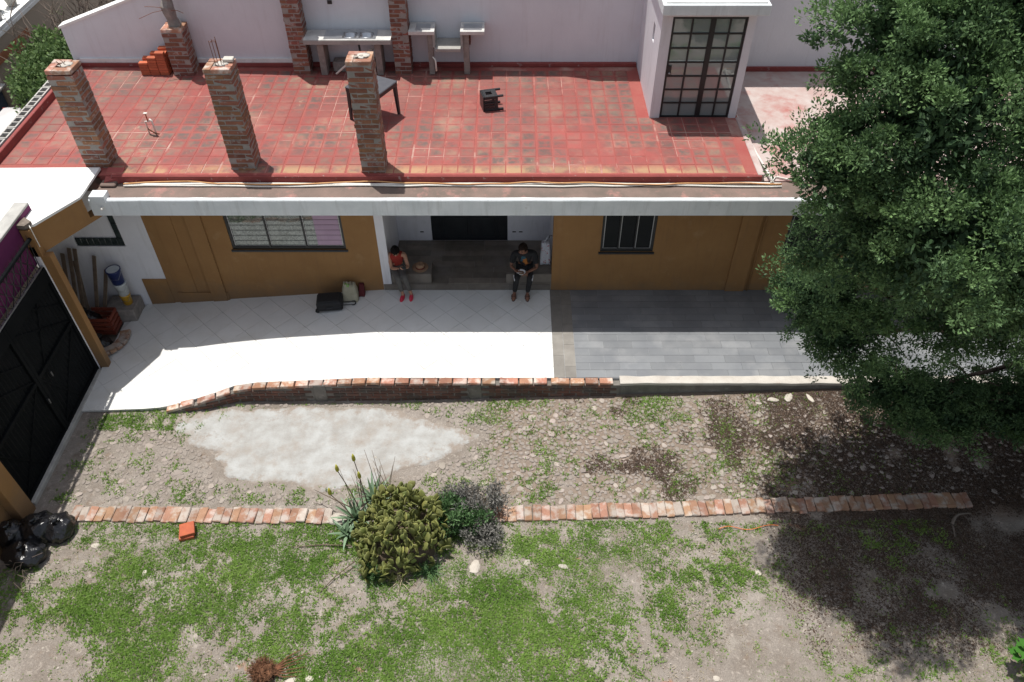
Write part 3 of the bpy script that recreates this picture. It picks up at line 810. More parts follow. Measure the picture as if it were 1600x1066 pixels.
MB().tube([(-7.62, 12.09, 3.28), (-7.62, 12.02, 3.27)], .02).build('spout', 'pipe_white', house)
MB().box(-7.84, 4.72, 12.75, 17.3, 3.396, 3.544).build('roof_screed', 'roof_grout', house)
MB().box(-9.9, -7.8405, 12.90, 17.3, 3.396, 3.544).build('roof_screed', 'roof_grout', house)
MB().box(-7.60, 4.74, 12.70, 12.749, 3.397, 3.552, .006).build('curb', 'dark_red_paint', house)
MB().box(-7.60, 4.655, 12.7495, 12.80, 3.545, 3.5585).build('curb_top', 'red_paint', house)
MB().box(4.67, 4.80, 12.7495, 14.9, 3.397, 3.5625, .01).build('curb', 'pink_roof', house)
MB().box(-7.80, -7.50, 12.55, 12.745, 3.397, 3.46, .02).build('pillar_footing', 'stained_slab', house)
MB().prism([(-7.72, 12.62), (-7.42, 12.72), (-7.40, 12.95), (-7.72, 12.95)], 3.4, lambda x, y: 3.47+.35*max(0, y-12.6)).build('pillar_footing', 'red_paint', house)
rf = MB().box(4.81, 10.9, 12.75, 17.35, 3.396, 3.42).build('side_roof', 'pink_roof', house)
MB().box(-9.9, 2.85, 17.20, 17.299, 3.556, 3.63).build('skirting', 'dark_red_paint', house)
MB().box(4.68, 10.9, 17.24, 17.349, 3.421, 3.52).build('skirting', 'dark_red_paint', house)

def roof_tile_data(w, d):
    b = .02; hw, hd = w/2, d/2
    v = []; wear = []
    for k, (a, z) in enumerate(((0, -.035), (0, -.004), (.006, 0), (.055, .001))):
        for sx, sy in ((-1,-1), (1,-1), (1,1), (-1,1)):
            v.append((sx*(hw-a), sy*(hd-a), z)); wear.append((0, .05, .12, 1)[k])
    f = []
    for r in range(3):
        for k in range(4): f.append((r*4+k, r*4+(k+1) % 4, r*4+4+(k+1) % 4, r*4+4+k))
    f.append((12, 13, 14, 15))
    return v, f, wear
def build_roof_tiles():
    P, x0, y0 = .30, -9.88, 12.81
    cells = []
    for i in range(49):
        for j in range(15):
            x, y = x0+P*(i+.5)+.020*((i+2)//4), y0+P*(j+.5)+.014*(j//5)
            if x > 4.66-.14 or y > 17.2-.13: continue
            if x < -7.75 and y < 13.05: continue
            if x > 2.75 and y > 14.85: continue
            cells.append((x, y))
    cells.sort(key=lambda c: (c[0]*.35)**2+c[1]**2)
    v, f, wear = roof_tile_data(P-.018, P-.018)
    me = bpy.data.meshes.new('tile'); me.from_pydata(v, [], f); me.update()
    a = me.attributes.new('wear', 'FLOAT', 'POINT'); a.data.foreach_set('value', wear); me.materials.append(MATS['roof_tile'])
    for x, y in cells[:300]:
        link('tile', me, None, house, (x, y, ZR+random.uniform(-.003, .003)), (random.uniform(-.006, .006), random.uniform(-.006, .006), random.uniform(-.008, .008)))
    V, F, Wr = [], [], []; n = 0
    for x, y in cells[300:]:
        dz = random.uniform(-.003, .003)
        V += [(p[0]+x, p[1]+y, p[2]+ZR+dz) for p in v]; F += [tuple(k+n for k in q) for q in f]; Wr += wear; n += len(v)
    o = soup('rear_tiles', np.array(V), np.array(F), 'roof_tile', house, {'wear': np.array(Wr)}); o['kind'] = 'stuff'
build_roof_tiles()

# conduits along the roof edge
def conduit(z, y, m, r, amp, lab, seed, x0=-7.35, x1=5.1, end=None):
    pts = []
    for i in range(64):
        x = x0+(x1-x0)*i/63
        pts.append((x, y+amp*mnoise.noise(Vector((x*.55, seed, 0)))+amp*.4*mnoise.noise(Vector((x*1.7, seed, 5))), z+max(0, .02*mnoise.noise(Vector((x*.8, seed, 9))))))
    if end: pts += end
    o = MB().tube(pts, r, 7).build('conduit', m, smooth=True)
    tag(o, lab, 'pipe', 'conduits along the roof edge')
conduit(3.425, 12.64, 'pipe_white', .022, .03, 'straight white water pipe along the foot of the red roof curb', 1)
conduit(3.42, 12.585, 'pipe_white', .018, .07, 'thin cream conduit wandering in front of the white roof pipe', 2)
conduit(3.455, 12.62, 'pipe_orange', .013, .11, 'tangled orange-brown cable lying over the white roof pipes', 3)
o = MB().tube([(4.95, 12.62, 3.46), (4.90, 12.75, 3.53), (4.86, 13.6, 3.46), (4.80, 14.4, 3.46), (4.76, 15.2, 3.46)], .022, 7).build('conduit', 'pipe_white', smooth=True)
tag(o, 'white pipe running back beside the stair tower', 'pipe', 'conduits along the roof edge')
o = MB().tube([(4.9, 12.63, 3.46), (5.05, 12.85, 3.45), (5.4, 12.7, 3.45), (5.9, 12.72, 3.45), (6.8, 12.66, 3.45)], .016, 7).build('conduit', 'pipe_white', smooth=True)
tag(o, 'short cream conduit bending away under the tree', 'pipe', 'conduits along the roof edge')

# rear wall
rw = MB()
prof = [(-10.06, 3.0), (-10.06, 4.42), (-4.2, 6.45), (.75, 6.5), (1.25, 7.7), (11, 7.7), (11, 3.0)]
rw.sheet([(x, 17.3, z) for x, z in prof], .2, (0, 1, 0))
rwo = empty('rear_wall', (0, 17.4, 3.4), 'tall lavender-white plastered wall along the back of the roof terrace', 'wall')
rw.build('wall', 'rear_plaster', rwo)
d = Vector((5.86, 0, 2.03)); L_ = d.length; d.normalize(); nrm = Vector((-d.z, 0, d.x))
MB().obox(Vector((-10.06, 17.4, 4.42))+d*(L_/2)+nrm*.02, (.26, L_+.04, .05), Matrix((Vector((0, 1, 0)), d, nrm)).transposed()).build('coping', 'white_roof', rwo)
MB().box(-9.9, -4.95, 17.255, 17.2995, 3.631, 3.72).build('plinth', 'white_roof', rwo)
MB().box(-4.02, -3.92, 17.28, 17.2995, 4.95, 5.03).build('outlet_box', 'black_metal', rwo)

# brick pillars
def pillar(name, x0, y0, wx, wy, z0, courses, m, lab, top):
    t = empty('brick_pillar', (x0+wx/2, y0+wy/2, z0), lab, 'pillar', 'unfinished brick pillars on the roof terrace')
    ch = .099; H = courses*ch; bw = .13
    MB().box(x0+.008, x0+wx-.008, y0+.008, y0+wy-.008, z0-.02, z0+H-(.03 if top != 'hollow' else .12)).build('mortar_core', 'mortar', t)
    shapes = {}
    for k in range(5):
        shapes['x', k] = chamfer_box('brick', (wx-bw-.014, bw, ch-.022), m, .007, .0045, k+len(lab) % 50)
        shapes['y', k] = chamfer_box('brick', (bw, wy-bw-.014, ch-.022), m, .007, .0045, k+9+len(lab) % 50)
    for c in range(courses):
        z = z0+ch*(c+.5); fl = c % 2
        for q in range(4):
            k = random.randrange(5); j = lambda: random.uniform(-.006, .006)
            if q == 0: p, ax = ((x0+(wx-bw)/2) if fl else (x0+(wx+bw)/2), y0+bw/2), 'x'
            elif q == 1: p, ax = ((x0+(wx+bw)/2) if fl else (x0+(wx-bw)/2), y0+wy-bw/2), 'x'
            elif q == 2: p, ax = (x0+bw/2, (y0+(wy+bw)/2) if fl else (y0+(wy-bw)/2)), 'y'
            else: p, ax = (x0+wx-bw/2, (y0+(wy-bw)/2) if fl else (y0+(wy+bw)/2)), 'y'
            o = link('brick', shapes[ax, k], None, t, (p[0]+j(), p[1]+j(), z+random.uniform(-.003, .003)), (random.uniform(-.012, .012), random.uniform(-.012, .012), random.uniform(-.015, .015)))
            if top and c == courses-1 and top != 'plain':
                me2 = shapes[ax, k].copy(); me2.materials.clear(); me2.materials.append(MATS['brick_cap']); o.data = me2
    zt_ = z0+H; cx, cy = x0+wx/2, y0+wy/2
    if top in ('hollow', 'mortar', 'rebar'):
        MB().ball((cx+.05, cy+.02, zt_-.012), .13, 2, .5, (1.0, .8, .14), 3).build('mortar_smear', 'cap_cement', t, True)
    if top == 'hollow':
        for k in range(4):
            a = k*1.6; MB().tube([(cx+.04*math.cos(a), cy+.05*math.sin(a), zt_-.1), (cx+.05*math.cos(a), cy+.06*math.sin(a), zt_+.03), (cx+.09*math.cos(a+.6), cy+.08*math.sin(a), zt_+.06)], .007, 5).build('rebar', 'rust', t)
    if top == 'mortar':
        for k in range(3):
            MB().ball((cx-.05+.08*k, cy-.04+.05*(k % 2), zt_+.005), .035, 1, .5, (1.4, 1, .35), k).build('rubble', 'pale_stone', t)
    if top == 'rebar':
        for k, (dx, dy) in enumerate(((-.05, -.04), (.0, -.045), (.05, -.03), (.03, .05))):
            MB().tube([(cx+dx, cy+dy, zt_-.1), (cx+dx*1.1-.005, cy+dy, zt_+.42+.03*(k % 2))], .006, 5).build('rebar', 'rust', t)
        MB().tube([(cx-.05, cy-.04, zt_+.40), (cx+.055, cy-.03, zt_+.40), (cx+.03, cy+.05, zt_+.40), (cx-.05, cy-.04, zt_+.40)], .004, 5).build('stirrup', 'rust', t)
        MB().box(cx+.06, cx+.24, cy+.02, cy+.16, zt_+.002, zt_+.06, .01).build('half_brick', 'cap_cement', t)
    return t
pillar('p', -8.17, 13.0, .47, .44, 3.44, 21, 'brick', 'leftmost front brick pillar, hollow at its top', 'hollow')
pillar('p', -5.36, 12.92, .47, .44, 3.50, 21, 'brick', 'front brick pillar with thin rebar rods sticking out of its top', 'rebar')
pillar('p', -2.85, 12.80, .45, .42, 3.50, 23, 'brick', 'front brick pillar with whitish rubble on its flat top, nearest the table', 'mortar')
pillar('p', -4.93, 16.86, .38, .38, 3.53, 29, 'brick_rear', 'tall red brick pillar left of the sink counter against the rear wall', 'plain')
pillar('p', -2.64, 16.86, .38, .38, 3.53, 29, 'brick_rear', 'tall red brick pillar between sink counter and barbecue counters', 'plain')
pillar('p', -7.62, 16.76, .46, .44, 3.53, 11, 'brick_rear', 'short red brick pillar beside the brick stack, with a rough column on top', 'cap')
# rough cast column rising out of the short pillar
rc = empty('rough_column', (-7.40, 17.0, 4.56), 'rough grey unformed concrete column on the short brick pillar', 'column')
rb = MB(); rb.tube([(-7.38+.02*math.sin(i*1.3), 17.0+.015*math.cos(i), 4.50+i*.13) for i in range(16)], [.125+.018*math.sin(i*2.1) for i in range(16)], 9)
for v in rb.bm.verts: v.co += Vector((mnoise.noise(v.co*9), mnoise.noise(v.co*9+Vector((5, 0, 0))), 0))*.03
rb.build('shaft', 'rough_concrete', rc)
for a, b_ in (((-7.42, 16.9, 4.98), (-7.98, 16.75, 4.85)), ((-7.3, 16.9, 4.97), (-7.02, 16.8, 4.95)), ((-7.45, 16.9, 5.02), (-7.85, 16.9, 5.05))):
    MB().tube([a, ((a[0]+b_[0])/2, a[1]-.03, (a[2]+b_[2])/2+.02), b_], .006, 5).build('wire', 'rust', rc)

# stair tower
st = empty('stair_tower', (3.76, 16, ZR), 'white stair tower with a flat slab roof and gridded glass door', 'stair tower')
MB().box(2.87, 3.02, 14.90, 17.299, 3.516, 5.80).build('wall', 'white_paint', st) if False else None
lw = MB()
for y0, y1, z0, z1 in ((14.90, 15.55, 3.516, 5.80), (15.75, 17.299, 3.516, 5.80), (15.55, 15.75, 3.516, 4.86), (15.55, 15.75, 5.22, 5.80)):
    lw.box(2.87, 3.02, y0, y1, z0, z1)
lw.build('wall', 'white_paint', st)
MB().box(2.95, 2.96, 15.55, 15.75, 4.86, 5.22).build('window', 'window_glass_dark', st)
MB().box(4.515, 4.665, 14.90, 17.299, 3.40, 5.80).build('wall', 'white_paint', st)
MB().box(3.0201, 3.07, 14.902, 15.05, 3.516, 5.80).build('jamb', 'white_paint', st)
MB().box(3.0702, 4.5148, 14.902, 15.05, 5.66, 5.80).build('lintel', 'white_paint', st)
MB().box(3.021, 4.514, 15.06, 17.29, 3.516, 3.55).build('floor', 'tile_grey', st)
MB().box(3.3, 4.0, 16.2, 17.28, 3.551, 4.1, .01).build('stair_block', 'white_paint', st)
MB().box(2.80, 4.80, 14.60, 17.298, 5.8005, 6.0, .01).build('roof_slab', 'fascia_white', st)
MB().box(2.86, 4.74, 14.68, 17.29, 6.001, 6.025).build('roof_top', 'white_roof', st)
sd = empty('door', (3.79, 14.94, ZR)); sd.parent = st; sd.matrix_parent_inverse = world_of(st).inverted()
X0, X1, Z0, Z1 = 3.072, 4.512, 3.53, 5.655; mid = 3.86
fr = MB()
fr.box(X0, X0+.045, 14.93, 14.98, Z0, Z1); fr.box(X1-.045, X1, 14.93, 14.98, Z0, Z1)
fr.box(X0+.045, X1-.045, 14.93, 14.98, Z1-.045, Z1); fr.box(X0+.045, X1-.045, 14.93, 14.98, Z0, Z0+.05)
fr.box(mid-.05, mid+.05, 14.925, 14.985, Z0+.05, Z1-.045)
fr.build('door_frame', 'black_metal', sd)
zs = [Z0+.05+(Z1-.045-Z0-.05)*k/7 for k in range(8)]
cols4 = []
for a, c in ((X0+.045, mid-.05), (mid+.05, X1-.045)):
    m_ = (a+c)/2; cols4 += [(a, m_), (m_, c)]
    MB().box(m_-.018, m_+.018, 14.932, 14.975, Z0+.05, Z1-.045).build('glazing_bar', 'black_metal', sd)
    for z in zs[1:-1]:
        for p0, p1 in ((a, m_-.018), (m_+.018, c)):
            MB().box(p0, p1, 14.934, 14.973, z-.016, z+.016).build('glazing_bar', 'black_metal', sd)
for a, c in cols4:
    for z, z2 in zip(zs, zs[1:]):
        MB().box(a+.002, c-.002, 14.95, 14.955, z+.002, z2-.002).build('pane', 'door_glass', sd)
MB().box(X0+.046, X0+.11, 14.92, 14.9335, 4.45, 4.68, .003).build('lock_plate', 'black_metal', sd)
MB().ball((X0+.08, 14.91, 4.52), .022, 2).build('knob', 'aluminium', sd, True)

# block parapet on the left edge of the roof
pp = empty('block_parapet', (-10, 15.2, 3.5), 'low parapet of hollow cement blocks on the left roof edge', 'parapet')
MB().box(-9.98, -9.90, 12.95, 17.28, 3.397, 3.70, .01).build('inner_face', 'dark_red_paint', pp)
MB().box(-10.22, -9.981, 12.95, 17.28, 3.30, 3.52).build('base', 'block_cement', pp)
bb = MB(); L0, W0, H0, th = .40, .19, .19, .03
for x0, x1, y0, y1 in ((0, W0, 0, th), (0, W0, L0-th, L0), (0, W0, L0/2-th/2, L0/2+th/2), (0, th, th, L0/2-th/2), (0, th, L0/2+th/2, L0-th), (W0-th, W0, th, L0/2-th/2), (W0-th, W0, L0/2+th/2, L0-th)):
    bb.box(x0, x1, y0, y1, 0, H0)
bme = bb.mesh('block'); bme.materials.append(MATS['block_cement'])
for k in range(10):
    link('block', bme, None, pp, (-10.20+random.uniform(-.006, .006), 12.97+k*.425, 3.521), (0, 0, random.uniform(-.01, .01)))

# white roof, diagonal beam and column of the corner store
cp = empty('corner_store', (-8.9, 12, 0), 'open corner store with a white flat roof, ochre beam and ochre post', 'shelter')
rp = [(-11.5, 6.0), (-8.95, 6.0), (-8.90, 11.0), (-8.36, 11.12), (-7.87, 11.95), (-7.865, 12.095), (-7.86, 12.93), (-11.5, 12.895)]
MB().prism(rp, 3.555, lambda x, y: 3.60+.015*mnoise.noise(Vector((x*2, y*2, 0)))).build('roof', 'white_roof', cp)
a, b_ = Vector((-8.42, 11.14)), Vector((-7.93, 11.98)); dd = (b_-a).normalized(); nn = Vector((-dd.y, dd.x))*.2
c_ = b_+dd*1.04
MB().prism([tuple(a), tuple(c_), tuple(c_+nn), tuple(a+nn)], 2.98, 3.083).build('beam', 'ochre', cp)
c_ = b_+dd*.06
MB().prism([tuple(a+Vector((.001, 0))), tuple(c_), tuple(c_+nn), tuple(a+nn)], 3.0835, 3.554).build('beam', 'ochre', cp)
MB().box(-8.46, -8.28, 11.02, 11.16, -.1, 2.979, .006).build('post', 'ochre', cp)
MB().box(-8.57, -8.461, 11.0, 11.16, -.1, 3.2, .006).build('jamb', 'white_paint', cp)
MB().prism([(-8.57, 11.0), (-8.40, 11.0), (-8.40, 11.135), (-8.57, 11.3)], 2.98, 3.554).build('post_head', 'ochre', cp)
MB().box(-11.5, -10.05, 6.0, 12.87, -1.7, 3.554).build('back_wall', 'beige_wall', cp)
MB().prism([(-8.60, 11.02), (-8.44, 11.0), (-8.38, 11.14), (-8.55, 11.26)], 3.58, 3.66).build('broken_edge', 'dead_wood', cp)
MB().tube([(-8.42, 11.10, 3.62), (-8.36, 11.02, 3.60), (-8.36, 11.01, 3.2)], .008, 5).build('wire', 'pipe_white', cp)

# gate, its kerb, the purple lintel wall
gt = empty('gate', (-8.5, 9.3, 0), 'black sheet-metal yard gate with lattice on top', 'gate')
GY0, GY1, GX, GZ = 7.72, 10.99, -8.53, 2.75
g = MB(); y = GY0; k = 0
while y < GY1-.001:                                        # corrugated sheet
    y2 = min(y+.05, GY1); d0, d1 = (0, .022) if k % 2 else (.022, 0)
    g.sheet([(GX+d0, y, .10), (GX+d1, y2, .10), (GX+d1, y2, GZ), (GX+d0, y, GZ)], .004, (-1, 0, 0)); y = y2; k += 1
g.build('sheet', 'gate_metal', gt)
for yy in (GY0, GY0+1.62, GY0+1.70, GY1-.07):
    MB().box(GX+.024, GX+.064, yy, yy+.07, .06, GZ).build('stile', 'gate_metal', gt)
for zz in (.06, 1.38, GZ-.30):
    for y0, y1 in ((GY0+.071, GY0+1.619), (GY0+1.771, GY1-.071)):
        MB().box(GX+.024, GX+.06, y0, y1, zz, zz+(.08 if zz < 2 else .30)).build('rail', 'gate_metal', gt)
for y0, y1 in ((GY0+.08, GY0+1.61), (GY0+1.78, GY1-.08)):
    for (ya, za), (yb, zb) in (((y0, .16), (y1, 1.36)), ((y0, 2.42), (y1, 1.48)), ((y0, 1.36), ((y0+y1)/2, .16)), (((y0+y1)/2, 2.42), (y1, 1.9)), ((y0+.3, 1.48), ((y0+y1)/2+.2, 2.42))):
        MB().bar((GX+.032, ya, za), (GX+.032, yb, zb), .028, .010, up=(1, 0, 0)).build('brace', 'gate_metal', gt)
for yy, zz in ((9.75, 1.25), (9.35, .95)):
    MB().box(GX+.06, GX+.10, yy-.02, yy+.02, zz-.06, zz+.06, .005).build('hinge', 'black_metal', gt)
lt = empty('lattice', (GX, 9.4, GZ)); lt.parent = gt; lt.matrix_parent_inverse = world_of(gt).inverted()
MB().box(GX+.0, GX+.045, GY0, GY1, GZ+.001, GZ+.03).build('lattice_rail', 'galvanised', lt)
MB().tube([(GX+.07, GY0, 3.38), (GX+.07, GY1+.1, 3.38)], .035, 8).build('lattice_rail', 'gate_metal', lt)
for i in range(12):
    y0 = GY0+i*.27
    for a, b_ in (((GX+.02, y0, GZ+.03), (GX+.06, y0+.5, 3.36)), ((GX+.02, y0+.5, GZ+.03), (GX+.06, y0, 3.36))):
        if b_[1] < GY1+.05 and a[1] < GY1+.05: MB().bar(a, b_, .014).build('lattice_bar', 'black_metal', lt)
for i in range(24):
    y0 = GY0+.06+i*.137; MB().tube([(GX+.03, y0, GZ+.03), (GX+.07, y0, 3.40), (GX+.07, y0+.02, 3.50)], [.007, .007, .002], 5).build('spike', 'black_metal', lt)
kb = MB().box(-8.62, -8.40, 7.74, 10.97, -.1, .085, .01).build('gate_kerb', 'kerb_cement')
tag(kb, 'narrow pale cement kerb along the foot of the black gate', 'kerb')
pu = empty('purple_wall', (-8.8, 9, 2.7), 'purple painted wall band above the black gate', 'wall')
MB().box(-8.80, -8.59, 5.5, 11.58, 2.79, 3.70).build('band', 'purple', pu)
MB().box(-8.83, -8.585, 5.5, 11.585, 3.701, 3.75, .008).build('coping', 'kerb_cement', pu)
gp = MB().box(-8.66, -8.38, 7.35, 7.70, -.1, 3.4, .008).build('gate_post', 'ochre')
tag(gp, 'ochre gate post behind the black rubbish bags', 'post')
bw = MB().box(-8.75, -8.55, -4, 7.345, -.1, 2.5).build('yard_wall', 'ochre'); tag(bw, 'ochre yard wall left of the lawn', 'wall')

# ================================================================== YARD: cobbles, edging bricks, grass
def stone_mesh(seed, m):
    b = bmesh.new(); bmesh.ops.create_icosphere(b, subdivisions=2, radius=1)
    off = Vector((seed*4.7, seed*2.3, seed*1.1))
    for v in b.verts:
        k = 1+.38*mnoise.noise(v.co*1.1+off)+.12*mnoise.noise(v.co*3+off)
        v.co = Vector((v.co.x*k, v.co.y*k, max(-.4, min(.55, v.co.z*k*.8))))
    bmesh.ops.delete(b, geom=[v for v in b.verts if v.co.z <= -.399], context='VERTS')
    me = bpy.data.meshes.new('stone'); b.to_mesh(me); b.free(); me.materials.append(MATS[m]); return me
def in_poly(x, y, P):
    r = False
    for i in range(len(P)):
        (a, b), (c, d) = P[i-1], P[i]
        if (b > y) != (d > y) and x < (c-a)*(y-b)/(d-b)+a: r = not r
    return r
PATCH = [(-6.5,9.3),(-6.2,9.9),(-5.6,10.05),(-2.5,10.0),(-1.2,9.6),(-.4,9.3),(-.9,8.8),(-1.8,8.3),(-2.5,7.95),(-4,8.0),(-5.2,8.2),(-5.7,8.8)]
def cobbles():
    cb = empty('cobble_paving', (3, 9, 0), 'sparse cobblestones set in dirt between terrace wall and brick edging', 'paving')
    cb['kind'] = 'structure'
    ms = [stone_mesh(k, 'stone') for k in range(10)]
    pts = []; r = random.Random(3)
    tries = 0; cell = {}
    def near(x, y):
        i, j = int(x*5), int(y*5)
        return [p for a in (-1, 0, 1) for b in (-1, 0, 1) for p in cell.get((i+a, j+b), ())]
    while tries < 60000 and len(pts) < 2600:
        tries += 1
        x = r.uniform(-8.0, 9.6); y = r.uniform(7.82, 10.06)
        if in_poly(x, y, PATCH): continue
        dens = (1 if x < 3.5 else .55) if x > -1.0 else .36
        if y < 8.3 and x < 3: dens *= .6
        if r.random() > dens: continue
        s = r.uniform(.030, .062)*(1.45 if r.random() < .12 else 1)
        if x < -6.9 and r.random() < .5: continue
        if any((x-a)**2+((y-b))**2 < (s+c)**2*.66 for a, b, c in near(x, y)): continue
        pts.append((x, y, s)); cell.setdefault((int(x*5), int(y*5)), []).append((x, y, s))
    pts.sort(key=lambda p: -p[2]/(p[1]**2+140)**.5)
    V, F, n = [], [], 0
    for k, (x, y, s) in enumerate(pts):
        me = r.choice(ms); rz = r.uniform(0, 6.28); sy = s*r.uniform(.62, .95); sz = max(.014, s*r.uniform(.15, .32))
        zz_ = float(zg(x, y)); loc = (x, y, .001+zz_)
        if k < 300: link('stone', me, None, cb, loc, (r.uniform(-.12, .12), r.uniform(-.12, .12), rz), (s, sy, sz))
        else:
            c, sn = math.cos(rz), math.sin(rz)
            for v in me.vertices:
                a, b = v.co.x*s, v.co.y*sy; V.append((x+a*c-b*sn, y+a*sn+b*c, zz_+.001+v.co.z*sz))
            for p in me.polygons: F.append(tuple(q+n for q in p.vertices))
            n += len(me.vertices)
    o = soup('small_stones', np.array(V), np.array(F), 'stone', cb); o['kind'] = 'stuff'
cobbles()

def edging():
    ms = [chamfer_box('brick', (.142, .30, .07), 'brick_edge', .010, .007, 60+k) for k in range(6)]
    dk = [chamfer_box('brick', (.142, .29, .07), 'brick_pale', .012, .008, 70+k) for k in range(2)]
    def run(root, x0, x1, yf, skip, tilt):
        x = x0; k = 0
        while x < x1:
            wdt = random.uniform(.92, 1.08)
            if not any(a < x < b for a, b in skip):
                m = random.choice(ms) if random.random() > (.2 if x1 < 0 else .02) else random.choice(dk)
                link('brick', m, None, root, (x, yf(x)+random.uniform(-.018, .018), .012+random.uniform(-.010, .012)), (random.uniform(-.05, .05), random.uniform(-.05, .05), tilt+random.uniform(-.05, .05)), (wdt, random.uniform(.9, 1.04), 1))
            x += .145*wdt+random.uniform(0, .005); k += 1
    a = empty('brick_edging', (-5, 7.5, 0), 'left run of worn flat bricks edging the lawn, left of the cactus', 'edging', 'brick lawn edging')
    run(a, -7.62, -3.2, lambda x: 7.56-.012*(x+7.6), [(-7.25, -7.2)], -.06)
    b = empty('brick_edging', (4, 7.6, 0), 'right run of worn flat bricks edging the lawn, leading under the tree', 'edging', 'brick lawn edging')
    run(b, -.30, 8.1, lambda x: 7.55+.036*(x+.1), [(4.1, 4.15)], .03)
    o = MB().ball((-3.02, 7.45, .02), .16, 2, .3, (1.1, .8, .32), 4).build('stone', 'pale_stone', smooth=True)
    tag(o, 'white block stone at the end of the edging, beside the aloe', 'stone')
edging()

def blades(n, dens, h, wd, seed, x0, x1, y0, y1, zf=0.0, lean=.9):
    """little ground-cover leaves: one triangle each, kept where dens(x, y) passes"""
    r = np.random.default_rng(seed)
    x = r.uniform(x0, x1, n); y = r.uniform(y0, y1, n)
    keep = r.random(n) < dens(x, y); x, y = x[keep], y[keep]; n = len(x)
    a = r.uniform(0, 2*np.pi, n); hh = h*r.uniform(.4, 1.2, n); ww = wd*r.uniform(.6, 1.3, n); ln = r.uniform(.3, lean, n)*hh*1.6
    b = r.uniform(0, 2*np.pi, n); z = zf+zg(x, y)
    p0 = np.stack([x-ww*np.cos(a), y-ww*np.sin(a), z], 1); p1 = np.stack([x+ww*np.cos(a), y+ww*np.sin(a), z], 1)
    p2 = np.stack([x+ln*np.cos(b), y+ln*np.sin(b), z+hh], 1)
    V = np.stack([p0, p1, p2], 1).reshape(-1, 3); F = np.arange(n*3).reshape(-1, 3)
    t = np.clip(fbm(x, y, .35, seed+3)*.9+r.uniform(-.25, .25, n), 0, 1)
    return V, F, np.repeat(t, 3)
def sstep(v, a, b): return np.clip((v-a)/(b-a), 0, 1)
GREEN = [  # greener spots (x, y, radius)
    (-5.9,5.2,.8),(-6.6,5.7,.6),(-5.2,5.9,.5),(-4.1,6.7,.55),(-4.4,6.1,.5),(-3.2,5.2,.6),(-2.6,4.9,.7),(-1.6,5.4,.7),(-.6,5.2,.8),(-.4,6.3,.6),(.2,6.9,.5),(1.2,6.9,.6),
    (1.5,6.4,.5),(.9,5.4,.6),(-.2,4.8,.8),(1.6,5.0,.5),(2.5,5.8,.35),(3.0,5.2,.35),(-5.0,6.9,.4),(-6.0,6.6,.4),(-7.0,6.0,.4),(2.2,7.0,.4),(-1.2,4.4,.8),(3.3,6.2,.3),(-3.7,4.9,.5)]
BARE = [(2.05,6.25,.32),(-.6,6.6,.25),(-4.6,5.2,.5),(-3.6,4.6,.35),(3.2,4.8,.9),(4.3,5.3,.9),(-7.2,4.9,.8),(-7.4,6.8,.5),(-2.6,6.05,.3),(-.95,5.9,.25),(.55,5.95,.3),(2.4,4.5,.6),(3.2,6.9,.4)]
def lawn_mask(x, y):
    v = fbm(x, y, .9, 21, 4)*.24+fbm(x, y, .13, 31, 3)*.46+fbm(x, y, .36, 61, 3)*.30
    for gx, gy, gr in GREEN: v = v+.085*np.exp(-((x-gx)**2+(y-gy)**2)/gr**2)
    for gx, gy, gr in BARE: v = v-.17*np.exp(-((x-gx)**2+(y-gy)**2)/gr**2)
    v = v+.02*sstep(x, 1.5, 2.5)-.16*sstep(x+.5*(y-6), 4.2, 5.2)
    return v
def lawn(x, y):
    m = .50*sstep(lawn_mask(x, y), .42, .70)**1.1+.07*sstep(lawn_mask(x, y), .3, .5)
    return m*(y < 7.40+.03*(x > 0))
def cobble_grass(x, y):
    v = fbm(x, y, .34, 77, 3)*.7+fbm(x, y, .9, 81, 2)*.3
    m = sstep(v, .53, .72)*.55+.40*sstep(fbm(x, y, .11, 171, 2), .60, .75)
    m = m*np.where(x > -1, 1.0, .8)*(1-.75*sstep(x, 3.2, 5.5))
    m = np.maximum(m, .9*((x > -7.95) & (x < -6.5) & (np.abs(y-9.62) < .2))*sstep(fbm(x, y, .2, 5, 2), .3, .5))
    m = np.maximum(m, .8*sstep(.30-np.hypot((x-2.75)*.5, y-9.95), 0, .2))
    cx = (x+3.5)/2.7; cy = (y-9.1)/.95
    return m*((cx*cx+cy*cy) > 1)*(y > 7.75)*(y < 10.07)
V1, F1, T1 = blades(950000, lawn, .040, .012, 1, -8.4, 8, 3.6, 7.5)
V2, F2, T2 = blades(190000, cobble_grass, .042, .012, 2, -8.2, 7.5, 7.7, 10.1)
o = soup('grass', np.concatenate([V1, V2]), np.concatenate([F1, F2+len(V1)]), 'grass_leaf', None, {'tint': np.concatenate([T1, T2])})
tag(o, 'patchy bright green grass and creeping weeds on the bare soil', 'grass', kind='stuff')
def dry(x, y):
    m = sstep(fbm(x, y, .5, 91, 4), .42, .6)*.55
    return m*((y < 7.4) | ((y > 7.75) & (x > -.5)))
V3, F3, T3 = blades(90000, dry, .03, .006, 3, -8.3, 8, 3.6, 10.0, lean=1.6)
o = soup('dry_grass', V3, F3, 'dry_grass', None, {'tint': T3})
tag(o, 'thin straw-coloured dry grass between the green patches', 'grass', kind='stuff')
